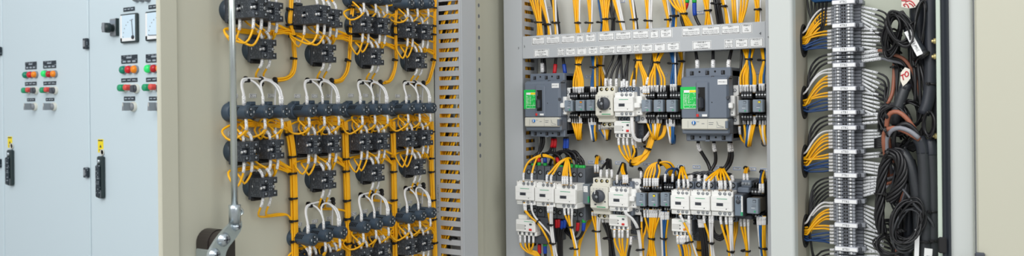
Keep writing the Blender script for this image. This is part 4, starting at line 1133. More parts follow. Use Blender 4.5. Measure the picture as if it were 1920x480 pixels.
def screws3(m, xs, z, y, r=.0044):
    for x in xs:
        m.mark().lathe((x, y, z), (0, -1, 0), [(r, .0003), (r * .95, .0012), (r * .7, .0013), (r * .62, .0004), (0, .0006)], 'lever_grey', 14)
        m.lathe((x, y - .0005, z), (0, -1, 0), [(r * .6, 0), (0, .0004)], 'screw', 10).box(x - r * .5, x + r * .5, y - .0014, y - .0008, z - r * .12, z + r * .12, 'ink')
def contactor(u0, v0, u1, v1, label, d=.11, top=.014, bot=.014, rd=.085, group=None):
    x, z, w, h = at_rect(u0, v0, u1, v1, d)
    t = thing('contactor', label, 'contactor', (x, YB, z), group=group)
    w2 = w * .5 - .0004
    m = MB().box(-w2, w2, -rd, 0, -h / 2 - bot, h / 2 + top, 'mccb_grey' if top < .02 else 'base_grey', .002)
    for k in range(3):
        xc = (k - 1) * w * .3
        for zz in (h / 2 + top * .55, -h / 2 - bot * .55):
            m.lathe((xc, -rd + .0002, zz), (0, -1, 0), [(min(.006, top * .36), 0), (min(.006, top * .36), .0006), (0, .0002)], 'hole_black', 14)
            m.lathe((xc + .001, -rd - .0002, zz), (0, -1, 0), [(min(.004, top * .22), 0), (0, .0006)], 'lever_grey', 10)
        for s in (-.5, .5):
            if k < 2: m.box(xc + w * .15 - .0006, xc + w * .15 + .0006, -rd - .001, -rd + .004, h / 2 + .001 if s > 0 else -h / 2 - bot, h / 2 + top if s > 0 else -h / 2 - .001, 'hole_black')
    m.build('terminal_base', t)
    m = MB().box(-w2, w2, -d * .94, -rd + .001, h * .27, h / 2, 'white_plastic', .0014).box(-w2 * .97, w2 * .99, -d, -rd, -h * .30, h * .29, 'white_plastic', .0014).box(-w2 * .97, w2, -d * .95, -rd + .001, -h / 2, -h * .28, 'white_plastic', .0014)
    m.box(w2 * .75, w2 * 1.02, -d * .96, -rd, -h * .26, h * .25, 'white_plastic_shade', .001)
    for k in range(4):
        xc = (k - 1.5) * w * .27; m.box(xc - .0006, xc + .0006, -d * .945, -d * .9, h * .47, h / 2 + .0002, 'hole_black')
    m.build('housing', t)
    m = MB().box(-w * .20, w * .26, -d - .0005, -d + .002, h * .185, h * .205, 'green_line'); m.build('green_stripe', t, label='thin green stripe')
    m = MB().box(-w * .22, w * .08, -d - .0005, -d + .001, -h * .09, h * .03, 'mccb_dark').box(-w * .16, w * .04, -d - .0012, -d, -h * .065, h * .005, 'ink').box(-w * .30, w * .35, -d - .0004, -d, -h * .165, -h * .158, 'white_plastic_shade').box(-w * .42, w * .42, -d - .0003, -d, h * .045, h * .05, 'white_plastic_shade')
    m.box(-w * .44, -w * .2, -d * .95 - .0004, -d * .94, -h * .43, -h * .42, 'ink_light'); m.lathe((w * .22, -d, -h * .2), (0, -1, 0), [(.0012, 0), (0, .0004)], 'ink', 8)
    m.build('indicator_window', t)
    m = MB(); xs = [-w * .10, w * .12, w * .33]
    screws3(m, xs, h * .385, -d * .94, min(.0044, w * .075)); screws3(m, xs, -h * .39, -d * .95, min(.0044, w * .075)); m.build_each('terminal_screw', t)
    return t
ct = 'contactors in side by side trios'
contactor(965, 340, 1001, 384.5, 'left contactor of the deep white trio next to the slotted duct', .14, .034, .034, .09, ct)
contactor(1001.6, 342.5, 1038, 388, 'middle contactor of the deep white trio next to the slotted duct', .14, .034, .034, .09, ct)
contactor(1038.6, 345.5, 1079, 391.5, 'right contactor of the deep white trio next to the slotted duct', .14, .034, .034, .09, ct)
contactor(1256, 357, 1292, 402.5, 'left contactor of the white trio under the 7MCCB-1 breaker', .12, .017, .015, .085, ct)
contactor(1292.6, 357.8, 1331, 404, 'middle contactor of the white trio under the 7MCCB-1 breaker', .12, .017, .015, .085, ct)
contactor(1331.6, 358.5, 1373.5, 406, 'right contactor of the white trio under the 7MCCB-1 breaker', .12, .017, .015, .085, ct)
contactor(1149.6, 172.5, 1187, 218.5, 'single white contactor beside the upper rotary motor breaker', .112, .012, .012, .085)
contactor(1139.6, 351.5, 1177.5, 397, 'single white contactor beside the lower rotary motor breaker', .112, .012, .012, .085)

def motor_breaker(u0, v0, u1, v1, label, d=.112):
    x, z, w, h = at_rect(u0, v0, u1, v1, d)
    t = thing('motor_breaker', label, 'motor breaker', (x, YB, z), group='rotary motor breakers')
    w2 = w / 2 - .0004
    m = MB().box(-w2, w2, -d * .9, 0, -h / 2, h / 2, 'cream', .002).box(-w2, w2, -d, -d * .85, -h * .42, h * .42, 'cream', .003)
    m.box(-w2 * .95, w2 * 1.02, -d * .86, -.01, h / 2 - .001, h / 2 + .013, 'cream', .001).box(-w2 * .95, w2, -d * .86, -.01, -h / 2 - .009, -h / 2 + .001, 'cream', .001)
    m.box(-w2 * .8, w2 * 1.05, -d * .74, -.01, -h / 2 - .022, -h / 2 - .008, 'cream', .001)
    for k in range(4): m.box(-w * .3 + k * w * .17, -w * .3 + k * w * .17 + .003, -d - .0004, -d + .001, h * .33, h * .34, 'ink_light').box(-w * .3 + k * w * .17, -w * .3 + k * w * .17 + .003, -d - .0004, -d + .001, h * .28, h * .288, 'ink_light')
    m.build('body', t)
    m = MB()
    for k in range(3):
        for zz, y in ((h / 2 + .0065, -d * .86), (-h / 2 - .015, -d * .74)):
            xc = -w * .27 + k * w * .3
            m.mark().lathe((xc, y, zz), (0, -1, 0), [(.0042, 0), (.0042, .0005), (0, .0002)], 'hole_black', 14).lathe((xc + .0012, y - .0004, zz), (0, -1, 0), [(.0024, 0), (0, .0006)], 'brass', 8)
    m.build_each('terminal_screw', t)
    m = MB().lathe((w * .04, -d, h * .06), (0, -1, 0), [(w * .33, 0), (w * .33, .008), (w * .30, .010), (0, .0105)], 'mccb_dark', 28)
    m.box(w * .04 - w * .07, w * .04 + w * .07, -d - .018, -d - .009, h * .06 - w * .31, h * .06 + w * .31, 'socket_black', .003).box(w * .04 - w * .16, w * .04 - w * .10, -d - .0112, -d - .009, h * .06 + w * .12, h * .06 + w * .29, 'paper')
    m.lathe((w * .06, -d - .018, h * .06), (0, -1, 0), [(.0035, 0), (.0025, .001), (0, .001)], 'lever_grey', 10)
    m.build('rotary_knob', t, label='round black rotary knob')
    m = MB().box(-w * .1, w * .38, -d - .0006, -d + .001, -h * .355, -h * .325, 'green_line'); m.build('green_stripe', t)
    m = MB().box(-w * .22, -w * .12, -d - .002, -d, -h * .27, -h * .23, 'ink').lathe((w * .36, -d, -h * .14), (0, -1, 0), [(.002, 0), (0, .001)], 'ink', 10)
    for k in range(3): m.box(-w * .42, -w * .36, -d - .0004, -d, h * (.2 - k * .14), h * (.21 - k * .14), 'ink_light')
    m.build('lettering', t)
motor_breaker(1115, 172.5, 1148.5, 222, 'white motor breaker with round black knob, upper row')
motor_breaker(1105.5, 345.5, 1139, 396, 'white motor breaker with round black knob, lower row')

def overload(u0, v0, u1, v1, label, d=.095, back=.05, deep=False, reset='red'):
    x, z, w, h = at_rect(u0, v0, u1, v1, d)
    t = thing('overload_relay', label, 'overload relay', (x, YB, z), group='overload relays under the contactors')
    w2 = w / 2
    m = MB()
    if deep: m.box(-w2 * .5, w2 * 2.1, -d * .8, -.01, -h * .62, h * .62, 'mccb_dark', .002).box(-w2 * .5, w2 * 2.1, -d * .86, -.02, -h * 1.0, -h * .5, 'mccb_dark', .002)
    else: m.box(-w2 * .7, w2 * 1.12, -d * .8, -.01, -h * .5, h * .62, 'mccb_dark', .002)
    m.build('rear_body', t)
    m = MB().box(-w2, w2, -d, -d * .72, -h * .25, h / 2, 'white_plastic', .0015).box(-w2 * .94, w2 * 1.04, -d * .96, -d * .7, -h / 2, -h * .23, 'white_plastic', .0015)
    if deep: m.box(-w2, -w2 * .1, -d * .9, -d * .6, h * .5, h * .75, 'white_plastic', .001)
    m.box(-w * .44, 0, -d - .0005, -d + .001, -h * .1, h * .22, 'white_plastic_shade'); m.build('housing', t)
    m = MB().box(-w * .06, w * .40, -d - .0006, -d, h * .40, h * .425, 'green_line'); m.build('green_stripe', t)
    m = MB().mark().box(w * .22, w * .34, -d - .002, -d, h * .20, h * .30, 'mccb_dark' if reset != 'orange_spot' else 'ink', .0005).mark().box(w * .20, w * .34, -d - .002, -d, -h * .15, -h * .02, reset, .0005).mark().lathe((-w * .01, -d, h * .14), (0, -1, 0), [(.002, 0), (0, .001)], 'ink', 8).mark().lathe((-w * .01, -d, -h * .06), (0, -1, 0), [(.002, 0), (0, .001)], 'ink', 8)
    m.build_each('setting_button', t)
    m = MB()
    for k in range(4):
        xc = (-.33 + k * .235) * w
        m.mark().box(xc - .0028, xc + .0028, -d * .96 - .0004, -d * .9, -h * .44, -h * .28, 'hole_black').lathe((xc + .0006, -d * .96 - .0002, -h * .36), (0, -1, 0), [(.0024, 0), (0, .0008)], 'lever_grey', 8)
    m.build_each('terminal_screw', t)
overload(1151, 226.5, 1184.5, 258.5, 'white overload relay hanging under the upper single contactor')
overload(1141.5, 403, 1176.5, 431.5, 'white overload relay hanging under the lower single contactor')
overload(967, 412.5, 1003, 442.5, 'white overload relay with dark deep body below the left contactor trio', .125, deep=True)
overload(1259, 411.5, 1291, 442.5, 'white overload relay with orange button below the right contactor trio', .105, reset='orange_spot')
def small_box(u0, v0, u1, v1, d, label, body, name='timer_module', cat='timer', face=None):
    x, z, w, h = at_rect(u0, v0, u1, v1, d)
    t = thing(name, label, cat, (x, YB, z))
    MB().box(-w / 2, w / 2, -d, -.01, -h / 2, h / 2, body, .002).build('body', t)
    if face: MB().box(-w * .42, w * .42, -d - .001, -d + .002, -h * .46, h * .46, face, .0008).build('front_plate', t)
    return t, w, h
t, w, h = small_box(1192.5, 232, 1206, 262, .06, 'dark printed terminal block beside the upper overload relay', 'mccb_dark', 'auxiliary_block', 'auxiliary block', 'block_print')
t, w, h = small_box(1182, 405, 1196, 440, .06, 'dark printed terminal block beside the lower overload relay', 'mccb_dark', 'auxiliary_block', 'auxiliary block', 'block_print')
t, w, h = small_box(1299, 415, 1313, 452, .06, 'dark printed terminal block beside the orange-button overload relay', 'mccb_dark', 'auxiliary_block', 'auxiliary block', 'block_print')
t, w, h = small_box(1092, 345, 1105, 383, .10, 'clear plastic module between the left contactor trio and lower motor breaker', 'clear_plastic', 'suppressor_module', 'module', 'clear_plastic')
MB().box(-w * .3, w * .3, -.1016, -.1, h * .1, h * .4, 'white_print').box(w * .3, w * .5, -.102, -.09, -h * .4, -h * .1, 'green_line').build('lettering', t)
t, w, h = small_box(1376.5, 364, 1394, 406.5, .115, 'grey timer with clear window right of the right contactor trio', 'mccb_dark', 'timer_module', 'timer', 'timer_face')
m = MB().box(w * .28, w * .44, -.1168, -.115, -h * .40, h * .42, 'white_print').box(w * .22, w * .44, -.1172, -.115, -h * .44, -h * .28, 'green_line'); m.build('setting_scale', t, label='pale scale with green end')
m = MB().mark().lathe((-w * .05, -.116, h * .18), (0, -1, 0), [(.005, 0), (.0045, .003), (0, .003)], 'mccb_dark', 14).mark().lathe((w * .02, -.116, h * .38), (0, -1, 0), [(.0032, 0), (.003, .002), (0, .002)], 'mccb_grey', 12).mark().lathe((-w * .18, -.116, h * .38), (0, -1, 0), [(.0032, 0), (.003, .002), (0, .002)], 'mccb_grey', 12); m.build_each('setting_dial', t)
MB().box(-w * .5, w * .75, -.09, -.01, h * .5, h * .74, 'mccb_grey', .002).box(-w * .3, w * .8, -.075, -.01, h * .72, h * 1.05, 'mccb_grey', .002).build('terminal_base', t)
MB().box(-w * .5, w * 1.0, -.085, -.01, -h * .68, -h * .5, 'mccb_dark', .002).build('terminal_base', t)
m = MB()
for k in range(3):
    for zz, y in ((h * .88, -.075),): m.mark().lathe((-w * .1 + k * w * .32, y, zz), (0, -1, 0), [(.004, 0), (.0038, .001), (0, .001)], 'lever_grey', 12)
m.build_each('terminal_screw', t)
# little device tags on the plate
pt = {}
for u, v, tx in [(1103.5, 144, '5RR'), (1123, 143, '6MCB'), (1166, 142.5, '6MM'), (1244, 140.5, '6OCS'), (1203.5, 277, '6F1'), (1109, 304, '5TIM'), (1133, 304, '6K1'), (1160, 305.5, '6K2'), (1213, 308.5, '6RL'), (1252, 311, '7RL'), (1277, 312, '7MM'), (1306, 313, '7DM'), (1342, 313.5, '7SM'), (1382, 316, '7TIM'), (1410, 317, '7K1'), (1433, 319, '7K2'), (1416, 136, '7OCS'), (1313, 23.5, '7C1'), (1032, 15, '5C1'), (1165.5, 2, '6C1'), (1192, 446, '6K3')]:
    c, w, h = rect(P, u - 6.5, v - 3.2, u + 6.5, v + 3.2, .001)
    if 'k' not in pt:
        m = MB().box(-w / 2, w / 2, -.001, 0, -h / 2, h / 2, 'paper')
        for q in ((-w / 2 + .0008, w / 2 - .0008, h / 2 - .0016, h / 2 - .0009), (-w / 2 + .0008, w / 2 - .0008, -h / 2 + .0009, -h / 2 + .0016), (-w / 2 + .0008, -w / 2 + .0015, -h / 2 + .0009, h / 2 - .0009), (w / 2 - .0015, w / 2 - .0008, -h / 2 + .0009, h / 2 - .0009)): m.box(q[0], q[1], -.0014, -.0009, q[2], q[3], 'blue_dial')
        pt['k'] = m.mesh('device_tag')
    o = bpy.data.objects.new('device_tag', pt['k']); COL.objects.link(o); o.location = (c.x, YB, c.z)
    tag(o, f'small white device tag reading {tx} on the mounting plate', 'label', 'small device tags on the mounting plate')
    lettering(tx, .0048, o, (0, -.0015, 0))
# ================================================================ wires on the mounting plate
RW = .0025
CM = {'o': 'wire_orange', 'w': 'wire_white', 'k': 'wire_black', 'g': 'wire_darkgrey', 'b': 'wire_blue', 'n': 'wire_navy'}
def S(a, l, m='sleeve', k=1.2): return (a, l, m, k)
def pw(pts): return [P(*p) for p in pts]
def fan(cols, loc, ways, sl=(), r=RW, tie_at=None, tie_n='', jit=.3, nm='control_wire'):
    """wires running through shared stations; a station is (us or u, v, d, pitch px): one u per wire, or a packed bundle about u"""
    n = len(cols); pk = hexpack(n)
    order = sorted(range(n), key=lambda i: pk[i][0]); rank = {i: k for k, i in enumerate(order)}
    for k in range(n):
        i = order[k]; pts = []
        for st in ways:
            us, v, d = st[0], st[1], st[2]
            if isinstance(us, (list, tuple)):
                u = us[k] if len(us) == n else us[0] + (us[-1] - us[0]) * (k / max(1, n - 1))
                vv = v[k] if isinstance(v, (list, tuple)) and len(v) == n else (v[0] if isinstance(v, (list, tuple)) else v)
                pts.append(P(u, vv, d + random.uniform(-.001, .001)))
            else:
                p = P(us, v, d); q = pk[i]
                pts.append(p + Vector((q[0] * r * 1.9, -q[1] * r * 1.9, random.uniform(-jit, jit) * r)))
        m = CM[cols[k]]
        wire(pts, r, m, f'{COLOUR[m]} wire {loc}', f'{COLOUR[m]} wires {loc}', sl, name=nm)
    if tie_at:
        for nn, (u, v, d) in enumerate(tie_at if isinstance(tie_at, list) else [tie_at]):
            rad = r * (1.15 + 1.85 * max(abs(complex(*p)) for p in pk)) if n > 1 else r * 1.2
            word = '' if not isinstance(tie_at, list) else (', upper one', ', lower one')[nn]
            put_tie(P(u, v, d), (0.06, 0, 1), rad, f'cable tie round wires {loc}{word}', spin=random.choice((-.7, .6, .9)))
# ---- above the horizontal duct
def drop(cols, tops, tie, bots, loc, vt=-12, vb=64, d=.05):
    fan(cols, loc, [(tops, vt, d - .015), (tie[0], tie[1], d), (tie[0] + (bots[0] + bots[-1] - 2 * tie[0]) * .12, tie[1] + 5, d), (bots, vb + 7, d)], tie_at=(tie[0], tie[1], d), nm='duct_wire')
drop('ooooo', [990, 1013], (1011, 42), [1008, 1018], 'entering the duct behind the 5MM-1 label', vb=66)
drop('oow', [1010, 1019], (1027, 46), [1029, 1034], 'entering the duct between the 5MM-1 and 5DM-1 labels', vb=66)
drop('gg', [1004, 1012], (1021, 46), [1023, 1027], 'running dark behind the orange above the 5DM-1 label', vb=66, d=.03)
drop('ow', [1036, 1041], (1040, 43), [1042, 1046], 'entering the duct at the 5DM-1 label', vb=64)
drop('kk', [1030, 1040], (1044, 42), [1046, 1050], 'running dark beside the pair at the 5DM-1 label', vb=64, d=.035)
drop('oooow', [1074, 1087], (1083, 43), [1081, 1090], 'entering the duct above the 5TIM-1 label', vb=62)
drop('oow', [1101, 1111], (1106, 43), [1100, 1108], 'entering the duct above the 5RL-1 label', vb=61)
drop('bw', [1120, 1125], (1128, 42), [1126, 1131], 'at the left edge of the 6MM-1 label', vb=60, d=.04)
drop('ooooo', [1124, 1144], (1135, 36), [1130, 1142], 'entering the duct above the 6MM-1 label', vb=59)
drop('kkk', [1136, 1154], (1148, 35), [1147, 1151], 'entering the duct right of the 6MM-1 orange wires', vb=58, d=.04)
drop('ooww', [1146, 1158], (1165, 41), [1167, 1173], 'entering the duct above the 6DM-1 label', vb=56)
drop('ow', [1179, 1185], (1187, 37), [1189, 1193], 'entering the duct at the 6SM-1 label', vb=55)
drop('k', [1185], (1193, 36), [1196], 'running beside the pair at the 6SM-1 label', vb=54, d=.04)
drop('ooww', [1209, 1223], (1217, 39), [1212, 1223], 'entering the duct above the 6TIM-1 label', vb=53)
drop('oow', [1240, 1250], (1252, 37), [1251, 1256], 'entering the duct at the 6RL-1 label', vb=50)
drop('bb', [1255, 1260], (1262, 30), [1260, 1264], 'entering the duct between the 6RL-1 and 7MM-1 labels', vb=49)
drop('o', [1268], (1268, 30), [1267], 'alone, entering the duct right of the blue pair', vb=49)
fan('ooooo', 'swooping to the duct at the 7MM-1 label', [([1248, 1282], -14, .06), ([1262, 1284], 10, .066), (1282, 26, .07), ([1288, 1300], 52, .06)], tie_at=(1282, 26, .07))
for u, m, nm, uu in ((1288, 'sleeve_red', 'red', [(1288, -14), (1287.5, 8), (1278, 32), (1284, 54)]), (1302, 'sleeve_blue', 'blue', [(1302, -14), (1302, 8), (1303.5, 30), (1314, 52)])):
    wire(pw([(a, b, .06) for a, b in uu]), .0037, 'wire_black', f'black cable with green and {nm} boot dropping to the 7MM-1 duct label', None, [S(.001, .022, 'sleeve_green', 1.45), S(.024, .028, m, 1.35)], name='power_cable', cat='cable')
drop('ooow', [1317, 1333], (1327, 20), [1322, 1338], 'entering the duct above the 7DM-1 label', vb=45)
fan('kkkk', 'slanting to the duct between the 7DM-1 and 7SM-1 labels', [([1336, 1347], -14, .05), (1344, 7, .055), ([1347, 1356], 49, .05)], r=.003, tie_at=(1344, 7, .055))
drop('oow', [1349, 1358], (1357, 12), [1363, 1370], 'entering the duct above the 7SM-1 label', vb=43)
fan('oow', 'entering the duct right of the 7SM-1 label', [([1372, 1382], -14, .05), ([1376, 1384], 47, .05)])
fan('ooo', 'spreading upward from the duct at the 7TIM-1 label', [([1390, 1404], -14, .05), ([1389, 1399], 15, .05), ([1385, 1390], 46, .05)])
drop('ooow', [1414, 1426], (1421, 18), [1417, 1426], 'entering the duct above the 4 mark', vb=40)
# ---- between the duct and the upper devices
for k, (a, m, nm) in enumerate((([(1016, 104, .05), (1016.5, 120, .05), (1017, 137, .052)], 'sleeve', 'white'), ([(1043, 104, .05), (1041.5, 120, .05), (1039.5, 139, .052)], 'sleeve_red', 'red'), ([(1055, 104, .05), (1057, 118, .05), (1060, 139, .052)], 'sleeve_blue', 'blue'))):
    wire(pw(a), .0036, 'wire_black', f'black supply cable with {nm} boot into the top of the left breaker', None, [S(-.001, .024, m, 1.4)], name='power_cable', cat='cable')
wire(pw([(1020, 104, .04), (1021.5, 120, .045), (1022, 138, .05)]), .0036, 'wire_black', 'bare black supply cable into the top of the left breaker', None, [], name='power_cable', cat='cable')
def feed(cols, duct, tie, bots, loc, vb=176, vd=96, d=.07, vs=None, sl=.017):
    fan(cols, loc, [(duct, vd, .05), (tie[0], tie[1], d - .005), (tie[0], tie[1] + 5, d - .003), (bots, tie[1] + 30, d), (bots, vb - 8, d), (bots, vb, d - .004)], sl=[S(-.001, sl)], tie_at=(tie[0], tie[1], d - .005))
feed('oooooo', [1078, 1098], (1084, 121), [1075.5, 1080, 1084, 1087, 1090, 1093], 'from the duct down to the three left relays')
feed('bbo', [1109, 1117], (1112, 126), [1109, 1112, 1116], 'from the duct to the upper motor breaker left side', vb=174, vd=100, sl=.014)
feed('ooow', [1120, 1133], (1127, 123), [1124, 1130, 1134, 1141], 'tied behind the upper motor breaker', vb=166, vd=99, d=.03, sl=.001)
feed('n', [1122], (1126, 125), [1127], 'dropping behind the upper motor breaker', vb=166, vd=99, d=.025, sl=.001)
for k, (a, b, vb) in enumerate(((1152, 1135.5, 163), (1163, 1145, 164), (1165, 1155.5, 164), (1164, 1166, 168), (1177, 1175.5, 168), (1194, 1189, 166), (1180, 1170, 165))):
    wire(pw([(a, 97, .05), (a - (a - b) * .25, 114, .06), (b + (a - b) * .2, 134, .072), (b, 150, .08), (b, vb, .082)]), .0029, 'wire_black', 'black wire curving from the duct to the upper motor breaker and contactor', 'black wires between duct and upper motor breaker', [S(-.001, .019)])
fan('ooooo', 'fanning from the duct to the upper single contactor and relays', [([1191, 1203], 96, .05), (1198, 113, .065), (1198, 118, .067), ([1184, 1192, 1206, 1210, 1214], 148, .07), ([1181, 1188, 1207, 1211, 1216], 176, .075)], sl=[S(-.001, .018)], tie_at=(1198, 113, .065))
wire(pw([(1225, 96, .05), (1222, 120, .06), (1215, 146, .07), (1212, 160, .075)]), .0027, 'wire_black', 'black wire slanting from the duct to the middle white fuse holder', None, [S(-.001, .018)])
feed('ooonoo', [1224, 1246], (1231, 117), [1217.5, 1222.5, 1228, 1233, 1240, 1246], 'from the duct down to the three middle relays', vb=174, vd=94)
feed('bbw', [1256, 1266], (1262, 119), [1258.5, 1263, 1267], 'from the duct to the relay left of the 7MCCB-1 breaker', vb=172, vd=94)
feed('oow', [1272, 1283], (1278, 115), [1272, 1276, 1280], 'dropping behind the 7MCCB-1 breaker left edge', vb=172, vd=93, d=.03, sl=.001)
feed('n', [1268], (1268, 120), [1270], 'dropping beside the 7MCCB-1 breaker left edge', vb=172, vd=93, d=.03, sl=.001)
for a, b, nm in ((1304, 1307.5, 'left'), (1337, 1337, 'middle'), (1372, 1366, 'right')):
    wire(pw([(a, 91, .05), (a + (b - a) * .6, 108, .06), (b, 118, .068), (b, 131, .072)]), .0036, 'wire_black', f'black supply cable into the {nm} top terminal of the 7MCCB-1 breaker', None, [S(-.001, .021, 'sleeve', 1.35)], name='power_cable', cat='cable')
wire(pw([(1391, 89, .05), (1390, 110, .055), (1388, 140, .06), (1386.5, 162, .065)]), .0027, 'wire_black', 'black wire down to the fuse holder right of the 7MCCB-1 breaker', None, [S(-.001, .020)])
feed('ooooboo', [1393, 1414], (1404, 111), [1389, 1394.5, 1399, 1402, 1408, 1413, 1416], 'from the duct down to the relays right of the 7MCCB-1 breaker', vb=174, vd=90)
feed('oob', [1427, 1434], (1431, 113), [1425, 1429, 1432], 'from the duct down beside the divider post', vb=172, vd=89)
# ---- below the upper devices
def gather(cols, tops, vt, low, loc, d=.065, sl=.018, tails=None, r=RW):
    """wires leave sleeves, sag and gather at a tie that pulls them back to the plate"""
    n = len(cols)
    w = [(tops, vt, d), (tops, vt + 10, d), ([tops[0] + (low[0] - tops[0]) * .35, tops[-1] + (low[0] - tops[-1]) * .35], vt + (low[1] - vt) * .6, d + .004), (low[0], low[1] - 2, d - .006), (low[0] + 1.5, low[1] - 1, d - .028), (low[0] + 2, low[1] - 14, .012)]
    fan(cols, loc, w, sl=[S(.001, sl)], r=r)
    put_tie(P(low[0], low[1] - 1.5, d - .012), (0, 1, -.5), r * 1.9, f'cable tie gathering wires {loc}', spin=2.6)
gather('ooooo', [1073, 1078, 1083, 1087, 1091], 217, (1085, 261), 'hanging below the three left relays')
gather('wbbo', [1105, 1109, 1112, 1116], 220, (1113, 263), 'hanging beside the upper motor breaker')
gather('bowook', [1124, 1129, 1133, 1137, 1140, 1145], 233, (1138, 261), 'sagging below the upper motor breaker', d=.055, sl=.012)
for k, u in enumerate((1160, 1169, 1176, 1186)):
    wire(pw([(u, 257, .085), (u, 269, .085), (u + 4, 284, .084), (1180 + 2 * k, 303 - 2 * k, .078), (1195 + k, 303 - 3 * k, .070), (1208 + k * 1.5, 286, .066), (1214 + k * 1.4, 272, .06), (1220 + k, 250, .05), (1221 + k, 226, .04)]), RW, 'wire_orange', 'orange wire in the big U below the upper overload relay', 'orange U below the upper overload relay', [S(.001, .018)])
for k in range(3):
    wire(pw([(1224 + 3 * k, 226, .045), (1222 + 2.5 * k, 255, .055), (1217 + 2 * k, 276, .06), (1206 + 2 * k, 298, .066), (1194 + k, 309 - 2 * k, .07), (1180 + k, 305 - k, .066), (1172, 292, .055)]), RW, 'wire_orange', 'orange wire joining the big U from the middle relays', 'orange wires joining the big U')
put_tie(P(1184, 305, .075), (1, 0, -.15), .0085, 'black cable tie at the bottom of the big orange U', spin=2.4)
put_tie(P(1214, 277, .061), (.4, 0, 1), .0092, 'black cable tie on the right arm of the big orange U', spin=.8)
for k, u in enumerate((1188, 1191)):
    wire(pw([(u - 1, 262, .075), (u, 274, .075), (u - 1 + 3 * k, 290, .07), (1186 + 2 * k, 302, .06)]), .0028, 'wire_black', 'short black wire beside the upper overload relay', 'black wires beside the upper overload relay', [S(.001, .018)])
for k in range(2):
    wire(pw([(1183.5 + 2.5 * k, 218, .098), (1184 + 2.5 * k, 236, .1), (1186 + 2 * k, 252 - k, .1), (1192 + k, 263 - 2.5 * k, .094), (1204, 264.5 - 2.5 * k, .084), (1212, 258 - 3 * k, .07), (1219, 248 - 3 * k, .055), (1224, 240, .04)]), .0027, 'wire_white', 'white wire hooking under the upper single contactor', 'white hooks under the upper contactor')
put_tie(P(1206, 262.5, .082), (1, 0, .1), .0058, 'black cable tie on the white hook under the upper single contactor', spin=2.4)
gather('obowoo', [1213, 1219, 1224, 1229, 1234, 1239], 216, (1228, 261), 'hanging below the three middle relays')
for k in range(3): wire(pw([(1249 - 2 * k, 224, .05), (1249 - 2 * k, 240, .055), (1245 - 2 * k, 254, .058), (1236 - k, 261 - k, .056), (1228, 261, .05)]), RW, 'wire_orange', 'orange wire sweeping in from the right below the middle relays', 'orange sweep below the middle relays')
gather('wobb', [1251, 1256, 1260, 1264], 222, (1260, 268), 'hanging left of the 7MCCB-1 breaker foot')
gather('obwoo', [1395, 1402, 1408, 1412, 1416], 217, (1402, 273), 'hanging below the relays right of the 7MCCB-1 breaker')
wire(pw([(1386.5, 236, .06), (1387, 248, .06), (1391, 262, .055), (1400, 270, .05)]), RW, 'wire_orange', 'orange wire from the bottom of the fuse holder beside 7MCCB-1', None, [S(.001, .018)])
gather('owo', [1424, 1430, 1434], 218, (1433, 271), 'hanging at the divider post, upper row')
# ---- black cables between the rows, left
heads = [(1000, 316, 'sleeve_green', None), (1011, 314, 'sleeve_green', 'sleeve_red'), (1022, 315, 'sleeve_green', 'sleeve_blue'), (1047, 317, 'sleeve_green', 'sleeve_red'), (1071, 317, 'sleeve_green', None), (1081, 318, 'sleeve_green', None), (1094, 319, 'sleeve_green', None), (1087, 319, 'sleeve_green', None)]
srcs = [(1014, 'k'), (1019, 'k'), (1036, 'r'), (1040.5, 'r'), (1059, 'b'), (1063, 'b')]
for k, (u, c) in enumerate(srcs):
    tu, tv = heads[(1, 0, 2, 3, 4, 5)[k]][:2]
    sl = {'k': [], 'r': [S(.008, .022, 'sleeve_red', 1.3)], 'b': [S(.008, .024, 'sleeve_blue', 1.3)]}[c]
    nm = {'k': 'plain', 'r': 'red-booted', 'b': 'blue-booted'}[c]
    hd = heads[(1, 0, 2, 3, 4, 5)[k]]
    end = [S(-.001, .011, hd[2], 1.5)] + ([S(-.013, .016, hd[3], 1.35)] if hd[3] else [])
    wire(pw([(u, 254, .055), (u + .5, 266, .055), (u - 2 + (tu - u) * .15, 282, .055), (tu - 3 + (u - tu) * .25, 293, .06), (tu, 303, .068), (tu, tv, .07)]), .0037, 'wire_black', f'{nm} black cable, {("left", "right")[k % 2]} of its pair, from the left breaker to the trio below', None, sl + end, name='power_cable', cat='cable')
for k, (a, b, hgt) in enumerate(((1005, 1052, 286), (1030, 1071, 284), (1040, 1081, 283), (1058, 1088, 284), (1063, 1094, 291), (1056, 1090, 296))):
    wire(pw([(a, 322 - k, .05), (a + 1, 308, .055), (a + (b - a) * .28, hgt + 4, .062), (a + (b - a) * .65, hgt, .066), (b - 2, hgt + 9, .07), (b, 305, .07), (b, 319, .07)]), .0036, 'wire_black', 'black jumper cable arching over the deep contactor trio', 'black jumpers over the deep contactor trio', [S(-.001, .011, 'sleeve_green', 1.5)], name='power_cable', cat='cable')
for k, (u, v, tieu, tiev) in enumerate(((981.5, 340, 1018, 291), (997, 341, 1018, 292))):
    wire(pw([(u, v, .138), (u, v - 12, .135), (u + 2, 318, .13), (u + 10 - k * 3, 303, .122), (1008, 293 + 2 * k, .11), (tieu, tiev - 1 + 2 * k, .1), (1028, 292 + 2 * k, .09), (1038, 298, .075), (1040, 312, .05)]), RW, 'wire_orange', 'orange wire arching from the leftmost deep contactor', 'orange arch over the leftmost deep contactor', [S(.001, .020)])
put_tie(P(1018, 291, .1), (1, 0, .1), .0058, 'black cable tie on the orange arch over the leftmost deep contactor', spin=2.7)
for k, (u, v) in enumerate(((1025.5, 343), (1033.5, 344), (1055, 347), (1059, 347), (1063.5, 347), (1070.5, 348))):
    wire(pw([(u, v, .138), (u, v - 13, .135), (u + (1062 - u) * .2, 322, .128), (u + (1064 - u) * .55, 306, .118), (1062 + k * .6, 297 + (k % 2), .104), (1067 + k * .4, 297, .09), (1072, 304, .07), (1074, 318, .045)]), RW, 'wire_orange', 'orange wire rising from the middle and right deep contactors', 'orange fan over the middle and right deep contactors', [S(.001, .020)])
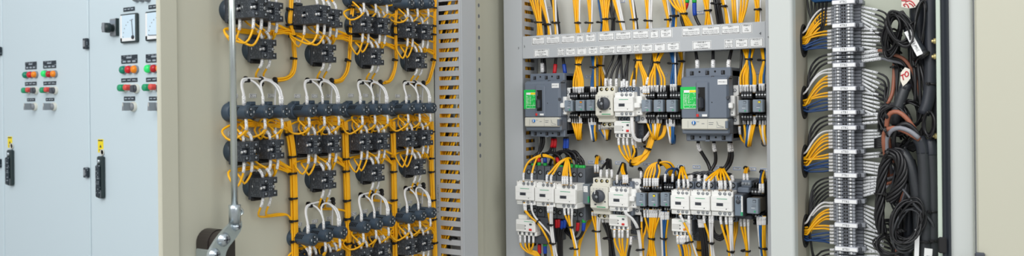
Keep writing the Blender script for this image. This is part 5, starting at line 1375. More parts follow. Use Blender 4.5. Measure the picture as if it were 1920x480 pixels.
put_tie(P(1065, 297, .096), (1, 0, .05), .0075, 'black cable tie on the orange fan over the deep contactor trio', spin=2.7)
# ---- black cables from the right breaker
for k, pts in enumerate(([(1309, 262, .055), (1310, 276, .055), (1318, 290, .05), (1327, 305, .045), (1333, 322, .05), (1338, 334, .06)], [(1338.5, 262, .055), (1339, 276, .055), (1342, 292, .05), (1341, 306, .045), (1334, 318, .05), (1329, 330, .06)], [(1367, 262, .055), (1368, 276, .055), (1368, 292, .05), (1363, 308, .045), (1352, 322, .05), (1345, 332, .06)], [(1369.5, 262, .05), (1371, 276, .05), (1373, 292, .048), (1369, 308, .045), (1358, 322, .05), (1350, 334, .06)])):
    wire(pw(pts), .0040, 'wire_black', f'black cable from the bottom of the 7MCCB-1 breaker, {("first", "second", "third", "last")[k]} from the left', None, [S(.008, .018, 'sleeve', 1.3)], name='power_cable', cat='cable')
for k, (a, b, hh) in enumerate(((1282, 1312, 326), (1296, 1325, 322), (1310, 1336, 321), (1322, 1345, 320), (1290, 1330, 327), (1336, 1374, 322))):
    wire(pw([(a, 352, .08), (a, 338, .078), (a + 2, hh + 5, .074), (a + (b - a) * .4, hh + (2 if k < 4 else 4), .066), (b - 3, hh + 6, .07), (b, 338, .078), (b, 352, .08)]), .0033, 'wire_darkgrey' if k in (1, 2, 3) else 'wire_black', f'{"dark grey" if k in (1, 2, 3) else "black"} jumper looping over the right contactor trio', f'{"dark grey" if k in (1, 2, 3) else "black"} jumpers over the right contactor trio', [S(.012, .016), S(-.012, .016)], name='power_cable', cat='cable')
def rise(cols, bots, vb, top, loc, d=.09, sl=.019, back=14, r=RW, spin=2.7):
    fan(cols, loc, [(bots, vb, d), (bots, vb - 13, d), ([bots[0] + (top[0] - bots[0]) * .35, bots[-1] + (top[0] - bots[-1]) * .35], vb - (vb - top[1]) * .65, d - .012), (top[0], top[1] + 2, d - .035), (top[0] + 1, top[1] + 1, d - .055), (top[0] + 2, top[1] + back, .012)], sl=[S(.001, sl)], r=r)
    put_tie(P(top[0], top[1] + 1, d - .04), (0, 1, .6), r * (1.3 + .1 * len(cols)), f'cable tie crowning wires {loc}', spin=spin)
rise('ooo', [1272.5, 1282, 1290], 353, (1277.5, 313), 'peaking over the left one of the right contactor trio', d=.115)
rise('oooooo', [1320.5, 1329.5, 1349, 1353, 1360, 1370], 356, (1353, 316), 'peaking over the right one of the right contactor trio', d=.115)
for k in range(2): wire(pw([(1247 + 14 * k, 342, .075), (1247.5 + 14 * k, 328, .072), (1253 + 12 * k, 318, .066), (1264 + 5 * k, 316, .055), (1272, 320, .04), (1273, 334, .012)]), RW, 'wire_navy', 'dark blue wire curving left of the right contactor trio', 'dark blue curves beside the right contactor trio', [S(.001, .018)])
rise('oo', [1116, 1121], 324, (1119, 293), 'standing up behind the lower motor breaker', d=.06, back=6)
rise('kkk', [1126.5, 1138, 1147], 334, (1140, 300), 'peaking over the lower motor breaker', d=.085, r=.0029)
rise('kook', [1157, 1169, 1173, 1176], 344, (1168, 307), 'peaking over the lower single contactor', d=.09)
rise('k', [1202], 336, (1200, 316), 'on top of the lower-row fuse holder', d=.065, r=.0029)
# orange dome above the lower relays
for k, u in enumerate((1208, 1213, 1218.5, 1224.5, 1229, 1233)):
    wire(pw([(u, 350, .078), (u, 337, .078), (u + 4, 320, .074), (1222 + k * 2.5, 309 - k * .3, .068), (1236 + k, 305 - k * .2, .062), (1246 + k * 2, 310 - k, .055), (1254 + k * 2.2, 322 - k, .045), (1258 + k * 2, 340, .03), (1259 + k * 2, 356, .02)]), RW, 'wire_navy' if k == 4 else 'wire_orange', f'{"dark blue" if k == 4 else "orange"} wire doming over the lower-row relays', f'{"dark blue" if k == 4 else "orange"} dome over the lower-row relays', [S(.001, .019)])
put_tie(P(1237, 305, .063), (1, 0, .1), .0075, 'black cable tie at the crown of the orange dome over the lower relays', spin=2.7)
rise('oo', [1395, 1401.5], 342, (1398, 314), 'standing up above the timer', d=.07, back=8)
rise('no', [1425, 1430.5], 362, (1428, 321), 'arching above the relay at the divider post, lower row', d=.08)
# ---- below the lower devices
def down(cols, tops, vt, ties, bots, loc, d=.085, sl=.018, r=RW, vb=492):
    st = [(tops, vt, d), (tops, vt + 11, d)]
    for (u, v) in ties: st += [(u, v, d - .012)]
    st.append((bots, vb, d - .02))
    fan(cols, loc, st, sl=[S(.001, sl)] if sl else [], r=r, tie_at=[(u, v, d - .012) for u, v in ties] if len(ties) > 1 else (ties[0][0], ties[0][1], d - .012))
for k, pts in enumerate(([(983, 380, .135), (983.5, 393, .133), (993, 405, .128), (1008, 418, .124), (1019, 434, .12), (1030, 455, .116), (1037, 470, .11), (1042, 494, .1)], [(986, 381, .13), (986, 394, .13), (998, 409, .124), (1012, 424, .12), (1022, 440, .116), (1032, 462, .112), (1038, 494, .1)])):
    wire(pw(pts), RW, 'wire_orange', 'orange wire slanting down from the leftmost deep contactor', 'orange slant below the leftmost deep contactor', [S(.001, .018)])
wire(pw([(996.5, 380, .135), (997, 393, .133), (1002, 405, .13), (1010, 415, .126), (1022, 428, .122), (1032, 440, .118), (1040, 470, .11), (1048, 494, .1)]), RW, 'wire_white', 'white wire slanting down from the leftmost deep contactor', None, [S(.001, .018)])
put_tie(P(1009, 416, .126), (1, 0, -.7), .0062, 'black cable tie on the slant below the leftmost deep contactor', spin=2.7)
for k, u in enumerate((975.5, 984.5, 992, 1000)):
    wire(pw([(u, 440, .115), (u, 452, .115), (u + 2 - k, 462, .112), (990 + 2 * k, 473 - k, .106), (1002 + k, 478 - 2 * k, .1), (1014 + k, 488, .09)]), RW, 'wire_orange', 'orange wire below the deep-bodied overload relay, bottom left', 'orange wires below the deep-bodied overload relay', [S(.001, .019)])
down('oww', [1027.5, 1032, 1035], 384, [(1032, 421), (1036, 456)], [1036, 1047], 'down from the middle deep contactor', d=.135)
down('oow', [1058.5, 1066, 1072.5], 388, [(1069, 425), (1078, 466)], [1075, 1084], 'down from the right deep contactor', d=.13)
for k, (u, vt, c) in enumerate(((1044, 410, 'sleeve_red'), (1048, 409, 'sleeve_red'), (1054, 412, 'sleeve_blue'), (1059, 410, 'sleeve_blue'))):
    wire(pw([(u, vt, .08), (u, vt + 10, .08), (u - 1 + (1049 - u) * .3, 435, .076), (1047 + 2 * k, 455, .07), (1047 + 2.2 * k, 494, .06)]), .0036, 'wire_black', f'black cable with {c[7:]} boot under the deep contactor trio', f'black cables with {c[7:]} boots under the deep contactor trio', [S(.002, .020, c, 1.35)], name='power_cable', cat='cable')
for k, (u, c, e) in enumerate(((1083.5, 'sleeve_red', 1062), (1094.5, 'sleeve_blue', 1056))):
    wire(pw([(u, 408, .085), (u, 424, .085), (u - 3, 438, .08), (u - 12, 447 + k, .074), (e + 8, 442 - 4 * k, .066), (e, 425, .055), (e - 2, 410, .045)]), .0036, 'wire_black', f'black U-shaped cable with {c[7:]} boot right of the deep contactor trio', None, [S(.012, .02, c, 1.35)] + ([S(.003, .009, 'sleeve_green', 1.5)] if k else []), name='power_cable', cat='cable')
for k in range(3): wire(pw([(1114 - 2 * k, 400, .04), (1106 - 2 * k, 418, .045), (1095 - k * 2, 438, .05), (1087 - k, 462, .05), (1085 - k * 2, 494, .05)]), RW, 'wire_orange', 'orange wire slanting behind, right of the deep contactor trio', 'orange wires slanting behind the deep trio')
for u, c in ((1011.5, 'sleeve_red'), (1022, 'sleeve_blue')):
    wire(pw([(u, 455, .09), (u, 470, .09), (u + 2, 494, .085)]), .0037, 'wire_black', f'black cable with {c[7:]} boot under the deep-bodied overload relay', None, [S(.004, .022, c, 1.35)] + ([S(.0, .008, 'sleeve_green', 1.5)] if c == 'sleeve_blue' else []), name='power_cable', cat='cable')
down('ooww', [1111, 1116, 1120.5, 1125], 396, [(1120, 433)], [1118, 1128], 'down from the lower motor breaker', d=.08, sl=.010)
down('kkk', [1130, 1137, 1140.5], 402, [(1142, 447)], [1144, 1154], 'dark, down between lower motor breaker and overload relay', d=.07, r=.0032)
for k, u in enumerate((1152, 1161, 1167, 1177)):
    wire(pw([(u, 430, .09), (u, 443, .09), (u + 2 - k, 458, .086), (1164 + 3 * k, 478, .078), (1168 + 2 * k, 494, .07)]), RW, 'wire_orange', 'orange wire below the overload relay under the lower single contactor', 'orange wires below the lower overload relay', [S(.001, .019)])
wire(pw([(1183, 442, .08), (1182.5, 456, .08), (1179, 474, .075), (1177, 494, .07)]), .003, 'wire_black', 'black wire with white sleeve beside the lower overload relay', None, [S(.001, .02)])
for k in range(2): wire(pw([(1171 + 2.5 * k, 394, .108), (1173 + 2.5 * k, 401, .108), (1183 + 2 * k, 408 + k, .102), (1191 + 2 * k, 420, .096), (1195 + 2 * k, 430, .09), (1199 + 2 * k, 455, .08), (1202 + 2 * k, 494, .07)]), .0027, 'wire_white', 'white wire hooking down right of the lower single contactor', 'white hook beside the lower contactor')
put_tie(P(1196.5, 429, .091), (.15, 0, -1), .0062, 'black cable tie on the white hook beside the lower contactor, upper one', spin=.8)
put_tie(P(1202.5, 468, .078), (.1, 0, -1), .0066, 'black cable tie on the white hook beside the lower contactor, lower one', spin=.8)
for k in range(2): wire(pw([(1203 + 10 * k, 400 + 20 * k, .06), (1203 + 6 * k, 415 + 22 * k, .062), (1203 + 3 * k, 445, .065), (1203.5 + 3 * k, 494, .06)]), RW, 'wire_orange', 'orange wire falling below the lower-row fuse holder', 'orange wires below the lower-row fuse holder', [S(.001, .018)] if not k else [])
down('onooooo', [1208.5, 1214, 1219, 1223, 1227, 1231, 1237], 392, [(1221.5, 447)], [1212, 1232], 'down from the three lower-row relays', d=.072)
down('wbbo', [1240, 1244, 1249, 1253], 396, [(1244.5, 447)], [1243, 1250], 'down beside the three lower-row relays', d=.075)
for k, (u, c) in enumerate(((1270.5, 'wire_orange'), (1276, 'wire_navy'), (1279.5, 'wire_orange'), (1284, 'wire_orange'), (1290, 'wire_orange'))):
    wire(pw([(u, 441, .098), (u, 453, .098), (u + 4, 468, .092), (1279 + 3.4 * k, 494, .08)]), RW, c, f'{COLOUR[c]} wire below the orange-button overload relay', f'{COLOUR[c]} wires below the orange-button overload relay', [S(.001, .019)])
wire(pw([(1275, 402, .115), (1278, 409, .115), (1286, 425, .112), (1293, 440, .11), (1301, 466, .1), (1310, 494, .09)]), RW, 'wire_orange', 'orange wire crossing in front of the orange-button overload relay', None, [S(.001, .018)])
wire(pw([(1291.5, 404, .11), (1292.5, 424, .112), (1294, 442, .108), (1303, 468, .1), (1312, 494, .09)]), RW, 'wire_white', 'white wire falling right of the orange-button overload relay', None, [S(.001, .018)])
put_tie(P(1294, 454, .106), (.25, 0, -1), .0066, 'black cable tie right of the orange-button overload relay', spin=.8)
for k in range(4): wire(pw([(1316 - 3 * k, 424, .02), (1315 - 2.2 * k, 450, .03), (1313 - 1.8 * k, 494, .03)]), RW, 'wire_orange', 'orange wire in the deep bundle behind the black pair, below the right trio', 'orange bundle behind the black pair')
put_tie(P(1312, 468, .03), (0, 0, 1), .0095, 'black cable tie on the deep orange bundle below the right trio', spin=.8)
for k, u in enumerate((1311, 1314, 1318)):
    wire(pw([(u, 410, .085), (u + 1, 424, .085), (u + 5, 446, .08), (u + 8 + k, 494, .07)]), .0034, 'wire_black', 'black cable slanting down below the middle of the right trio', 'black cables below the middle of the right trio', [S(.001, .018)], name='power_cable', cat='cable')
down('oww', [1320, 1331, 1336], 402, [(1332, 455)], [1332, 1341], 'down from the middle of the right contactor trio', d=.105)
for k in range(3): wire(pw([(1336 - k, 424 + 2 * k, .07), (1340, 438 + 3 * k, .07), (1350, 443 + 3.5 * k, .07), (1358, 436 + 4 * k, .07), (1362, 420 + 4 * k, .065), (1363, 408, .06)]), .0034, 'wire_black', 'black cable sagging in a loop under the right contactor trio', 'black loops under the right contactor trio', name='power_cable', cat='cable')
down('ooww', [1351.5, 1361.5, 1368.5, 1372], 404, [(1370, 471)], [1366, 1376], 'down from the right one of the right contactor trio', d=.105)
for k in range(2): wire(pw([(1383 - 5 * k, 412, .04), (1381 - 4 * k, 435, .05), (1376 - 2 * k, 460, .06), (1374 - 2 * k, 494, .06)]), RW, 'wire_orange', 'orange wire slanting in behind, below the timer', 'orange wires slanting behind below the timer')
down('oow', [1389, 1396, 1403], 408, [(1400, 470)], [1398, 1404], 'down from the timer base', d=.08)
down('wbboo', [1421, 1424.5, 1427, 1431, 1434], 405, [(1430, 465)], [1429, 1437], 'down beside the divider post, lower row', d=.085)
# ================================================================ terminal strip
TD = .055
groups = [('4TB2', 3.5, 10.5, 42, 6), ('4TB3', 47.5, 54, 88, 6), ('5TB1', 92.7, 98.5, 117, 3), ('5TB2', 122, 128, 160.5, 6), ('5TB3', 166, 172.5, 206, 6), ('6TB1', 210.5, 216.5, 234.5, 3), ('6TB2', 239.5, 246, 279, 6), ('6TB3', 284.5, 291, 323.5, 6), ('7TB1', 329, 335.5, 371.5, 6), ('7TB2', 378, 384.5, 417, 6), ('7TB3', 422.7, 429, 462.5, 6), ('8TB1', 467.5, 473.5, 492, 3)]
WSEQ = {'4TB2': 'wooooo', '4TB3': 'oonnnn', '5TB1': 'kkk', '5TB2': 'wwoooo', '5TB3': 'oonnnn', '6TB1': 'kkk', '6TB2': 'wooooo', '6TB3': 'oonnnn', '7TB1': 'kkkkkk', '7TB2': 'wwoooo', '7TB3': 'oonnnn', '8TB1': 'kkk'}
HOLE_OF = {'4TB2': 0, '4TB3': 0, '5TB1': 1, '5TB2': 1, '5TB3': 1, '6TB1': 2, '6TB2': 2, '6TB3': 2, '7TB1': 3, '7TB2': 3, '7TB3': 3, '8TB1': 3}
ca, cb = T(1566, 240, TD), T(1601.5, 240, TD)
TX, TW = (ca.x + cb.x) / 2, cb.x - ca.x
t = thing('mounting_rail', 'steel rail running up behind the grey terminal blocks', 'rail', (TX, YR, .4))
MB().box(-.0175, .0175, -.008, -.001, 0, 1.4, 'zinc').box(-.024, -.016, -.012, -.001, 0, 1.4, 'zinc').box(.016, .024, -.012, -.001, 0, 1.4, 'zinc').build('rail_body', t)
TERM = {}
def terminal(x, z, h, label):
    if 't' not in TERM:
        t = thing('terminal_block', 'x', 'terminal block', (x, YR, z), group='grey terminal blocks on the rail')
        w2 = TW / 2; q = h / 2 - .0003
        m = MB().box(-w2 * .98, w2 * .98, -TD * .82, -.012, -q, q, 'term_grey', .0005)
        m.box(-w2, -w2 * .33, -TD, -TD * .7, -q, q, 'term_grey', .0008).box(w2 * .28, w2, -TD, -TD * .7, -q, q, 'term_grey', .0008)
        m.box(w2 * .96, w2 + .011, -TD * .62, -.012, -q, q, 'term_side', .0006).box(-w2 - .009, -w2 * .96, -TD * .62, -.012, -q, q, 'term_grey', .0006)
        m.box(-w2 * .33, w2 * .28, -TD * .95, -TD * .7, -q, q, 'term_mid', .0005); m.build('housing', t)
        m = MB()
        for xc in (-w2 * .14, w2 * .12): m.box(xc - .0018, xc + .0018, -TD * .953, -TD * .93, -q * .62, q * .62, 'hole_black')
        m.build('bridge_socket', t)
        for xc in (-w2 * .64, w2 * .55):
            m = MB().lathe((xc, -TD + .0002, 0), (0, -1, 0), [(.0032, 0), (.0032, .0004), (0, .0002)], 'hole_black', 10).lathe((xc, -TD - .0002, 0), (0, -1, 0), [(.0028, 0), (.0024, .0007), (0, .0006)], 'screw', 10)
            m.build('clamp_screw', t)
        TERM['t'] = t
    else: t = dup(TERM['t'], label, (x, YR, z))
    t['label'] = label
NUM = ['top', 'second', 'third', 'fourth', 'fifth', 'bottom']
rt = .0021
SEEN_LAB = set()
for name, vb, v0, v1, n in groups:
    # marker bar
    c, w, h = rect(T, 1562, vb - 4.2, 1605.5, vb + 4.2, TD + .004); du = (vb - 240) * .012
    c = T(1583.7 + du, vb, TD + .004)
    t = thing('terminal_marker', f'pale terminal marker bar reading {name}', 'label', (c.x, YR, c.z), group='marker bars on the terminal strip')
    MB().box(-w / 2, w / 2, -TD - .004, -TD * .6, -h / 2, h / 2, 'term_bar', .0012).box(-w / 2 - .001, w / 2 + .012, -TD * .8, -.012, -h / 2 * .95, h / 2 * .95, 'term_grey', .001).box(w / 2 + .001, w / 2 + .005, -TD * .95, -TD * .6, -h / 2 * .9, h / 2 * .9, 'mccb_dark', .001).build('marker_bar', t)
    MB().box(-w * .46, w * .46, -TD - .0044, -TD - .0036, -h * .36, h * .36, 'paper').build('insert', t)
    lettering(name, .0062, t, (0, -TD - .005, 0), 'ink_light')
    za, zb2 = T(1583 + (v0 - 240) * .012, v0 - 3, TD).z, T(1583 + (v1 - 240) * .012, v1 + 2, TD).z
    for k in range(n):
        z = za + (zb2 - za) * (k + .5) / n; v = v0 + (v1 - v0) * k / (n - 1)
        du = (v - 240) * .012; xk = T(1583.7 + du, v, TD).x
        pos = ('top', 'middle', 'bottom')[k] if n == 3 else NUM[k]
        if v > 487: continue
        terminal(xk, z, abs(zb2 - za) / n, f'grey screw terminal, {pos} one in the {name} group')
        # left-hand wire
        c = WSEQ[name][k]; m = CM[c]
        xl0 = xk - TW / 2 - .003; hc = HOLEC[HOLE_OF[name]]
        p0 = Vector((xl0, YR - TD * .5, z))
        sag = random.uniform(-.002, .002)
        f = k / (n - 1)
        if c == 'k':
            gp = xl0 - xb
            p = [p0, p0 + Vector((-.015, 0, -.0008)), Vector((xb + gp * .48, p0.y - .001, z - .006 - .002 * k)), Vector((xb + gp * (.30 - .02 * (2 - f * 2)), p0.y + .002, z - .018 - .003 * k)), Vector((xb + gp * .17, hc.y - .004, (z + hc.z) / 2 + .006 - .004 * k)), Vector((xb + gp * .10, hc.y, hc.z + .022 - .003 * k)), Vector((xb + .003, hc.y + .004, hc.z + .014 - .004 * k)), hc + Vector((-.012, .004, .004 - .002 * k))]
        else:
            up = {'w': .75, 'o': .35, 'n': .0}[c]
            zc = hc.z + {'w': .020, 'o': .012 - .022 * f * (1 if name.endswith('2') else .4) - (.006 if name.endswith('3') else 0), 'n': -.004 - .016 * f}[c] + random.uniform(-.002, .002)
            bow = {'w': .30, 'o': .16, 'n': .05}[c]; pe = Vector((xb + .004, hc.y - .004 + random.uniform(-.006, .006), zc)); ps = p0 + Vector((-.015, 0, -.0005)); p = [p0, ps]
            for q in (.22, .45, .68, .86):
                lz = ps.z + (pe.z - ps.z) * q ** 1.35; p.append(Vector((ps.x + (pe.x - ps.x) * q, ps.y + (pe.y - ps.y) * q, lz + abs(ps.z - pe.z) * bow * math.sin(math.pi * q) * .6 + sag)))
            p += [pe, hc + Vector((-.013, 0, (zc - hc.z) * .5))]
        wire(p, rt if c != 'w' else .0020, m, f'{COLOUR[m]} wire between the {name} terminals and the cable hole on their left', f'{COLOUR[m]} wires left of {name}', [S(.001, .0135, 'sleeve', 1.25)], name='terminal_wire')
        # right-hand wire: long printed sleeve, then black, brown or grey into the tangle
        xr0 = xk + TW / 2 + .006
        q0 = Vector((xr0, YR - TD * .45, z))
        if name in ('5TB1', '6TB1', '7TB1', '8TB1'): rc = ['wire_brown', 'wire_black', 'wire_grey'][k % 3]
        else: rc = 'wire_black'
        slope = -(.30 + .09 * k) if name.endswith('2') else (-.16 - .05 * k if name.endswith('3') else .10)
        if name in ('4TB3', '6TB2'): slope = -.05 - .03 * k if name == '4TB3' else .02 + .02 * k
        if name == '6TB3': slope = .12 if k < 2 else -.12
        if name == '7TB1': slope = .10 + .05 * k
        L1 = .034 + random.uniform(-.002, .004) + (.006 if k in (2, 3) else 0)
        q1 = q0 + Vector((L1 * .5, -.002, L1 * .5 * slope)); q2 = q0 + Vector((L1, -.004, L1 * slope))
        tx = {'4TB2': (1662, 62), '4TB3': (1668, 90), '5TB2': (1660, 190), '5TB3': (1662, 205), '6TB1': (1664, 206), '6TB2': (1668, 246), '6TB3': (1668, 292), '7TB2': (1652, 418), '7TB3': (1676, 470), '8TB1': (1680, 476), '7TB1': (1672, 322), '5TB1': None}[name]
        if name == '5TB1':
            g = [[(1668, 100), (1694, 110), (1712, 134), (1722, 160), (1727, 188)], [(1668, 107), (1690, 113), (1702, 132), (1712, 165), (1722, 200)], [(1668, 113), (1696, 121), (1712, 145), (1721, 172), (1727, 205)]][k]
            p = [q0, q1, q2] + [T(a, b, .052 + .008 * (2 - k)) for a, b in g]; rr = .0033
        else:
            e = T(tx[0] + random.uniform(-4, 4), tx[1] + random.uniform(-5, 5) + (2.2 * k if name.endswith('3') else 0), .05)
            dr = (q2 - q1).normalized(); dist = (e - q2).length
            c1 = q2 + dr * dist * .5; c2 = e + Vector((-.25 * dist * .3, 0, .3 * dist if e.z < q2.z else -.2 * dist)); bz = []
            for w in (.2, .4, .6, .8, 1): bz.append(q2 * (1 - w) ** 3 + c1 * 3 * w * (1 - w) ** 2 + c2 * 3 * w * w * (1 - w) + e * w ** 3)
            e2 = e + (e - c2).normalized() * .012 + Vector((.006, .004, -.008))
            p = [q0, q1, q2] + bz + [e2, e2 + Vector((random.uniform(.004, .02), .01, random.uniform(-.03, .0)))]
            rr = .0020 if not rc in ('wire_brown', 'wire_grey') else .0028
        if name == '5TB1': lab = f'{COLOUR[rc]} wire arcing from the 5TB1 terminals over to the tangle on the right'
        else: lab = f'{COLOUR[rc]} wire with long printed sleeve leaving the {name} terminals to the right'
        wire(p, rr, rc, lab, f'{COLOUR[rc]} wires right of {name}', [S(.0, L1, 'sleeve_long', 1.25 if rr < .0028 else 1.1)], name='field_wire')
# black strands from above in the left corner
for k in range(6):
    a = T(1512 + 8 * k, -14, .02 + .004 * k)
    wire([a, T(1516 + 6.5 * k, 18, .03), T(1524 + 4 * k, 48, .032), T(1522 + 2 * k, 72, .03), HOLEC[0] + Vector((.01, .002, -.016 + .002 * k)), HOLEC[0] + Vector((-.012, .004, -.010))], .0022, 'wire_black', 'black wire coming down from above into the highest cable hole', 'black wires into the highest cable hole')
m = MB().box(-.03, .03, -.052, -.012, -.006, .010, 'wire_blue', .004); c = T(1563, -3, .03)
o = m.build('cable_end'); o.location = (c.x - .01, YR, c.z); tag(o, 'blue thick cable end at the top edge beside the 4TB2 marker', 'cable')

# ================================================================ the cable tangle on the right
RK = .0019
def tk(pts, r, m, lab, grp=None, sl=(), n=8, nm='cable', cat='cable'): return wire([T(*p) for p in pts], r, m, lab, grp, sl, name=nm, n=n, cat=cat)
# tall conduits
tk([(1746, -20, .085), (1744, 60, .085), (1745, 120, .088), (1743, 170, .09), (1737, 200, .092), (1731, 214, .092)], .0105, 'conduit_black', 'thick black taped cable running down the right side to the loose strands', None, n=14, nm='power_cable')
tk([(1758, -20, .075), (1757, 100, .075), (1757, 200, .075), (1756, 300, .07), (1758, 400, .07), (1760, 500, .07)], .0085, 'tape_black', 'thick black cable tight against the compartment edge, full height', None, n=14, nm='power_cable')
tk([(1720, -20, .05), (1722, 30, .05), (1724, 70, .05), (1728, 105, .055), (1732, 150, .06)], .015, 'conduit_black', 'thick black cable behind the white tag, upper right', None, n=14, nm='power_cable')
tk([(1686, 25, .085), (1697, 42, .09), (1706, 58, .094), (1714, 76, .098), (1726, 96, .1), (1735, 107, .1)], .0088, 'tape_black', 'taped black cable bundle slanting down beside the hanging coil', None, [(.035, .05, 'conduit_black', 1.08)], n=14, nm='power_cable')
tk([(1700, 157, .075), (1693, 176, .078), (1686, 196, .08), (1680, 216, .08), (1676, 232, .078)], .0098, 'tape_black', 'thick taped cable end hanging below the TO tag', None, [(.0, .012, 'conduit_black', 1.06)], n=14, nm='power_cable')
tk([(1690, 284, .085), (1700, 296, .088), (1709, 318, .09), (1716, 345, .09), (1721, 385, .09), (1724, 430, .09), (1726, 500, .085)], .0102, 'tape_black', 'thick taped cable curving down from the twisted bunch', None, n=14, nm='power_cable')
tk([(1722, 258, .1), (1729, 272, .1), (1732, 300, .1), (1734, 340, .1), (1735, 400, .1), (1738, 500, .098)], .0108, 'tape_black', 'thick taped cable taking in the brown and grey cores', None, [(.0, .03, 'conduit_black', 1.06)], n=14, nm='power_cable')
tk([(1744, 262, .095), (1747, 282, .098), (1749, 310, .098), (1751, 350, .098), (1751, 410, .098), (1750, 500, .096)], .0096, 'tape_black', 'thick taped cable with crinkled top beside the brass nut', None, [(.0, .028, 'conduit_black', 1.1)], n=14, nm='power_cable')
tk([(1706, 300, .06), (1712, 320, .06), (1716, 345, .06), (1708, 372, .06), (1704, 420, .06), (1702, 500, .06)], .009, 'conduit_black', 'black cable deep behind the lower coil', None, n=12, nm='power_cable')
tk([(1702, 60, .03), (1708, 90, .03), (1708, 130, .032), (1700, 160, .03)], .006, 'conduit_black', 'black cable deep behind the hanging coil', None, n=10, nm='power_cable')
# loops of thin black wire
def coil(c, rx, rz, turns, tilt, lab, grp, d, seed, m='wire_black', r=RK, tail=None, wob=.12):
    rnd = random.Random(seed)
    for t_ in range(turns):
        a0 = rnd.uniform(0, 6.28); kx, kz = rx * rnd.uniform(.72, 1.08), rz * rnd.uniform(.8, 1.06); ou, ov = rnd.uniform(-.16, .16) * rx, rnd.uniform(-.1, .1) * rz
        dd = d + rnd.uniform(-.018, .018); ph = rnd.uniform(0, 6.28); pts = []
        for j in range(17):
            w = a0 + j * 2 * math.pi * 1.04 / 16
            x, y = kx * math.cos(w) * (1 + wob * math.sin(2 * w + ph)), kz * math.sin(w)
            x, y = x * math.cos(tilt) - y * math.sin(tilt), x * math.sin(tilt) + y * math.cos(tilt)
            pts.append((c[0] + ou + x, c[1] + ov + y, dd + .008 * math.sin(w + ph) + .0008 * j))
        tk(pts, r, m, lab, grp, n=7, nm='coiled_wire', cat='wire')
coil((1672, 64), 14, 41, 12, .22, 'thin black wire looped in the hanging coil, upper right tangle', 'hanging coil strands', .075, 3)
coil((1684, 54), 20, 34, 7, -.5, 'thin black wire looped over the slanting taped bundle', 'loops over the slanting bundle', .088, 5)
coil((1676, 224), 28, 30, 16, .3, 'thin black wire in the messy coil beneath the TO tag', 'coil beneath the TO tag', .06, 8, wob=.22)
coil((1708, 214), 24, 26, 7, -.4, 'thin black wire in loops beside the thick upright cable', 'loops beside the upright cable', .05, 9, wob=.25)
coil((1702, 416), 27, 44, 18, .4, 'thin black wire in the big round coil at lower right', 'big round lower coil', .092, 12)
coil((1702, 430), 27, 44, 8, .45, 'thin dark grey wire in the big round coil at lower right', 'dark grey strands of the lower coil', .088, 13, m='wire_darkgrey', r=.0017)
coil((1712, 300), 26, 44, 8, .1, 'thin black wire looping behind the taped cables', 'loops behind the taped cables', .05, 15, wob=.25)
coil((1722, 60), 10, 60, 4, .15, 'thin black wire running in long loops beside the slanting bundle', 'long loops beside the slanting bundle', .08, 17)
coil((1742, 232), 10, 24, 6, .0, 'thin black strand spilling from the end of the upright cable', 'strands spilling from the upright cable', .09, 19)
coil((1670, 460), 30, 20, 6, .1, 'thin black wire looping at the bottom beside the 8TB1 terminals', 'loops beside the 8TB1 terminals', .05, 21)
coil((1690, 345), 16, 50, 6, .1, 'thin dark grey wire behind the twisted bunches', 'dark grey wires behind the twisted bunches', .045, 23, m='wire_darkgrey')
# twisted bunches
def twist(path, n, rad, pitch, m, lab, grp, r=.0030):
    pts = smooth_path([T(*p) for p in path], .004); ln = 0
    for k in range(n):
        out = []; ln = 0
        for i, p in enumerate(pts):
            if i: ln += (p - pts[i - 1]).length
            t = (pts[min(i + 1, len(pts) - 1)] - pts[max(i - 1, 0)]).normalized()
            f = Vector((0, -1, 0)); f = (f - t * f.dot(t)).normalized(); s = f.cross(t); w = 2 * math.pi * (k / n + ln / pitch)
            if i % 2 == 0 or i == len(pts) - 1: out.append(p + s * rad * math.cos(w) + f * rad * math.sin(w))
        wire(out, r, m, lab, grp, name='twisted_wire', n=7)
twist([(1700, 292, .085), (1686, 284, .09), (1672, 288, .09), (1660, 306, .088), (1653, 340, .086), (1650, 380, .085), (1649, 412, .084), (1655, 436, .08)], 6, .0062, .13, 'wire_black', 'black wire in the long twisted bunch hanging left of the tangle', 'long twisted bunch')
twist([(1664, 288, .092), (1678, 288, .098), (1688, 302, .1), (1692, 325, .1), (1686, 348, .098), (1676, 366, .095), (1668, 376, .09)], 7, .0072, .11, 'wire_black', 'black wire in the short thick twisted bunch, centre of the tangle', 'short twisted bunch')
# brown, grey and black cores
cores = [([(1722, 256, .105), (1712, 238, .108), (1698, 220, .11), (1684, 210, .11), (1670, 212, .106), (1663, 228, .1), (1666, 262, .09), (1676, 300, .06), (1690, 320, .04)], 'wire_brown'),
         ([(1724, 262, .11), (1708, 252, .112), (1690, 243, .112), (1674, 240, .11), (1660, 246, .106), (1657, 264, .1), (1660, 290, .085), (1664, 330, .06)], 'wire_brown'),
         ([(1723, 259, .116), (1706, 246, .118), (1688, 240, .116), (1672, 244, .11), (1662, 262, .1), (1666, 300, .08), (1672, 326, .05)], 'wire_grey'),
         ([(1724, 255, .112), (1712, 240, .114), (1700, 232, .114), (1686, 236, .11), (1676, 256, .1), (1678, 290, .08)], 'wire_black')]
for k, (p, m) in enumerate(cores):
    tk(p, .0042, m, f'{COLOUR[m]} core {("arching highest", "arching lowest", "between the brown pair", "short")[k]} from the thick taped cable', None, n=9, nm='cable_core')
tk([(1676, 66, .03), (1677, 110, .035), (1676, 150, .04), (1673, 176, .045), (1664, 195, .05)], .0036, 'wire_brown', 'brown wire hanging straight down left of the TO tag', None, n=8, nm='cable_core')
for k in range(4): tk([(1677 + 3 * k, 60, .032), (1679 + 2 * k, 110, .038), (1680 + k, 150, .04), (1684 - 2 * k, 200, .045)], .0026, 'wire_black', 'black wire hanging straight down behind the hanging coil', 'black wires behind the hanging coil', nm='control_wire', cat='wire')
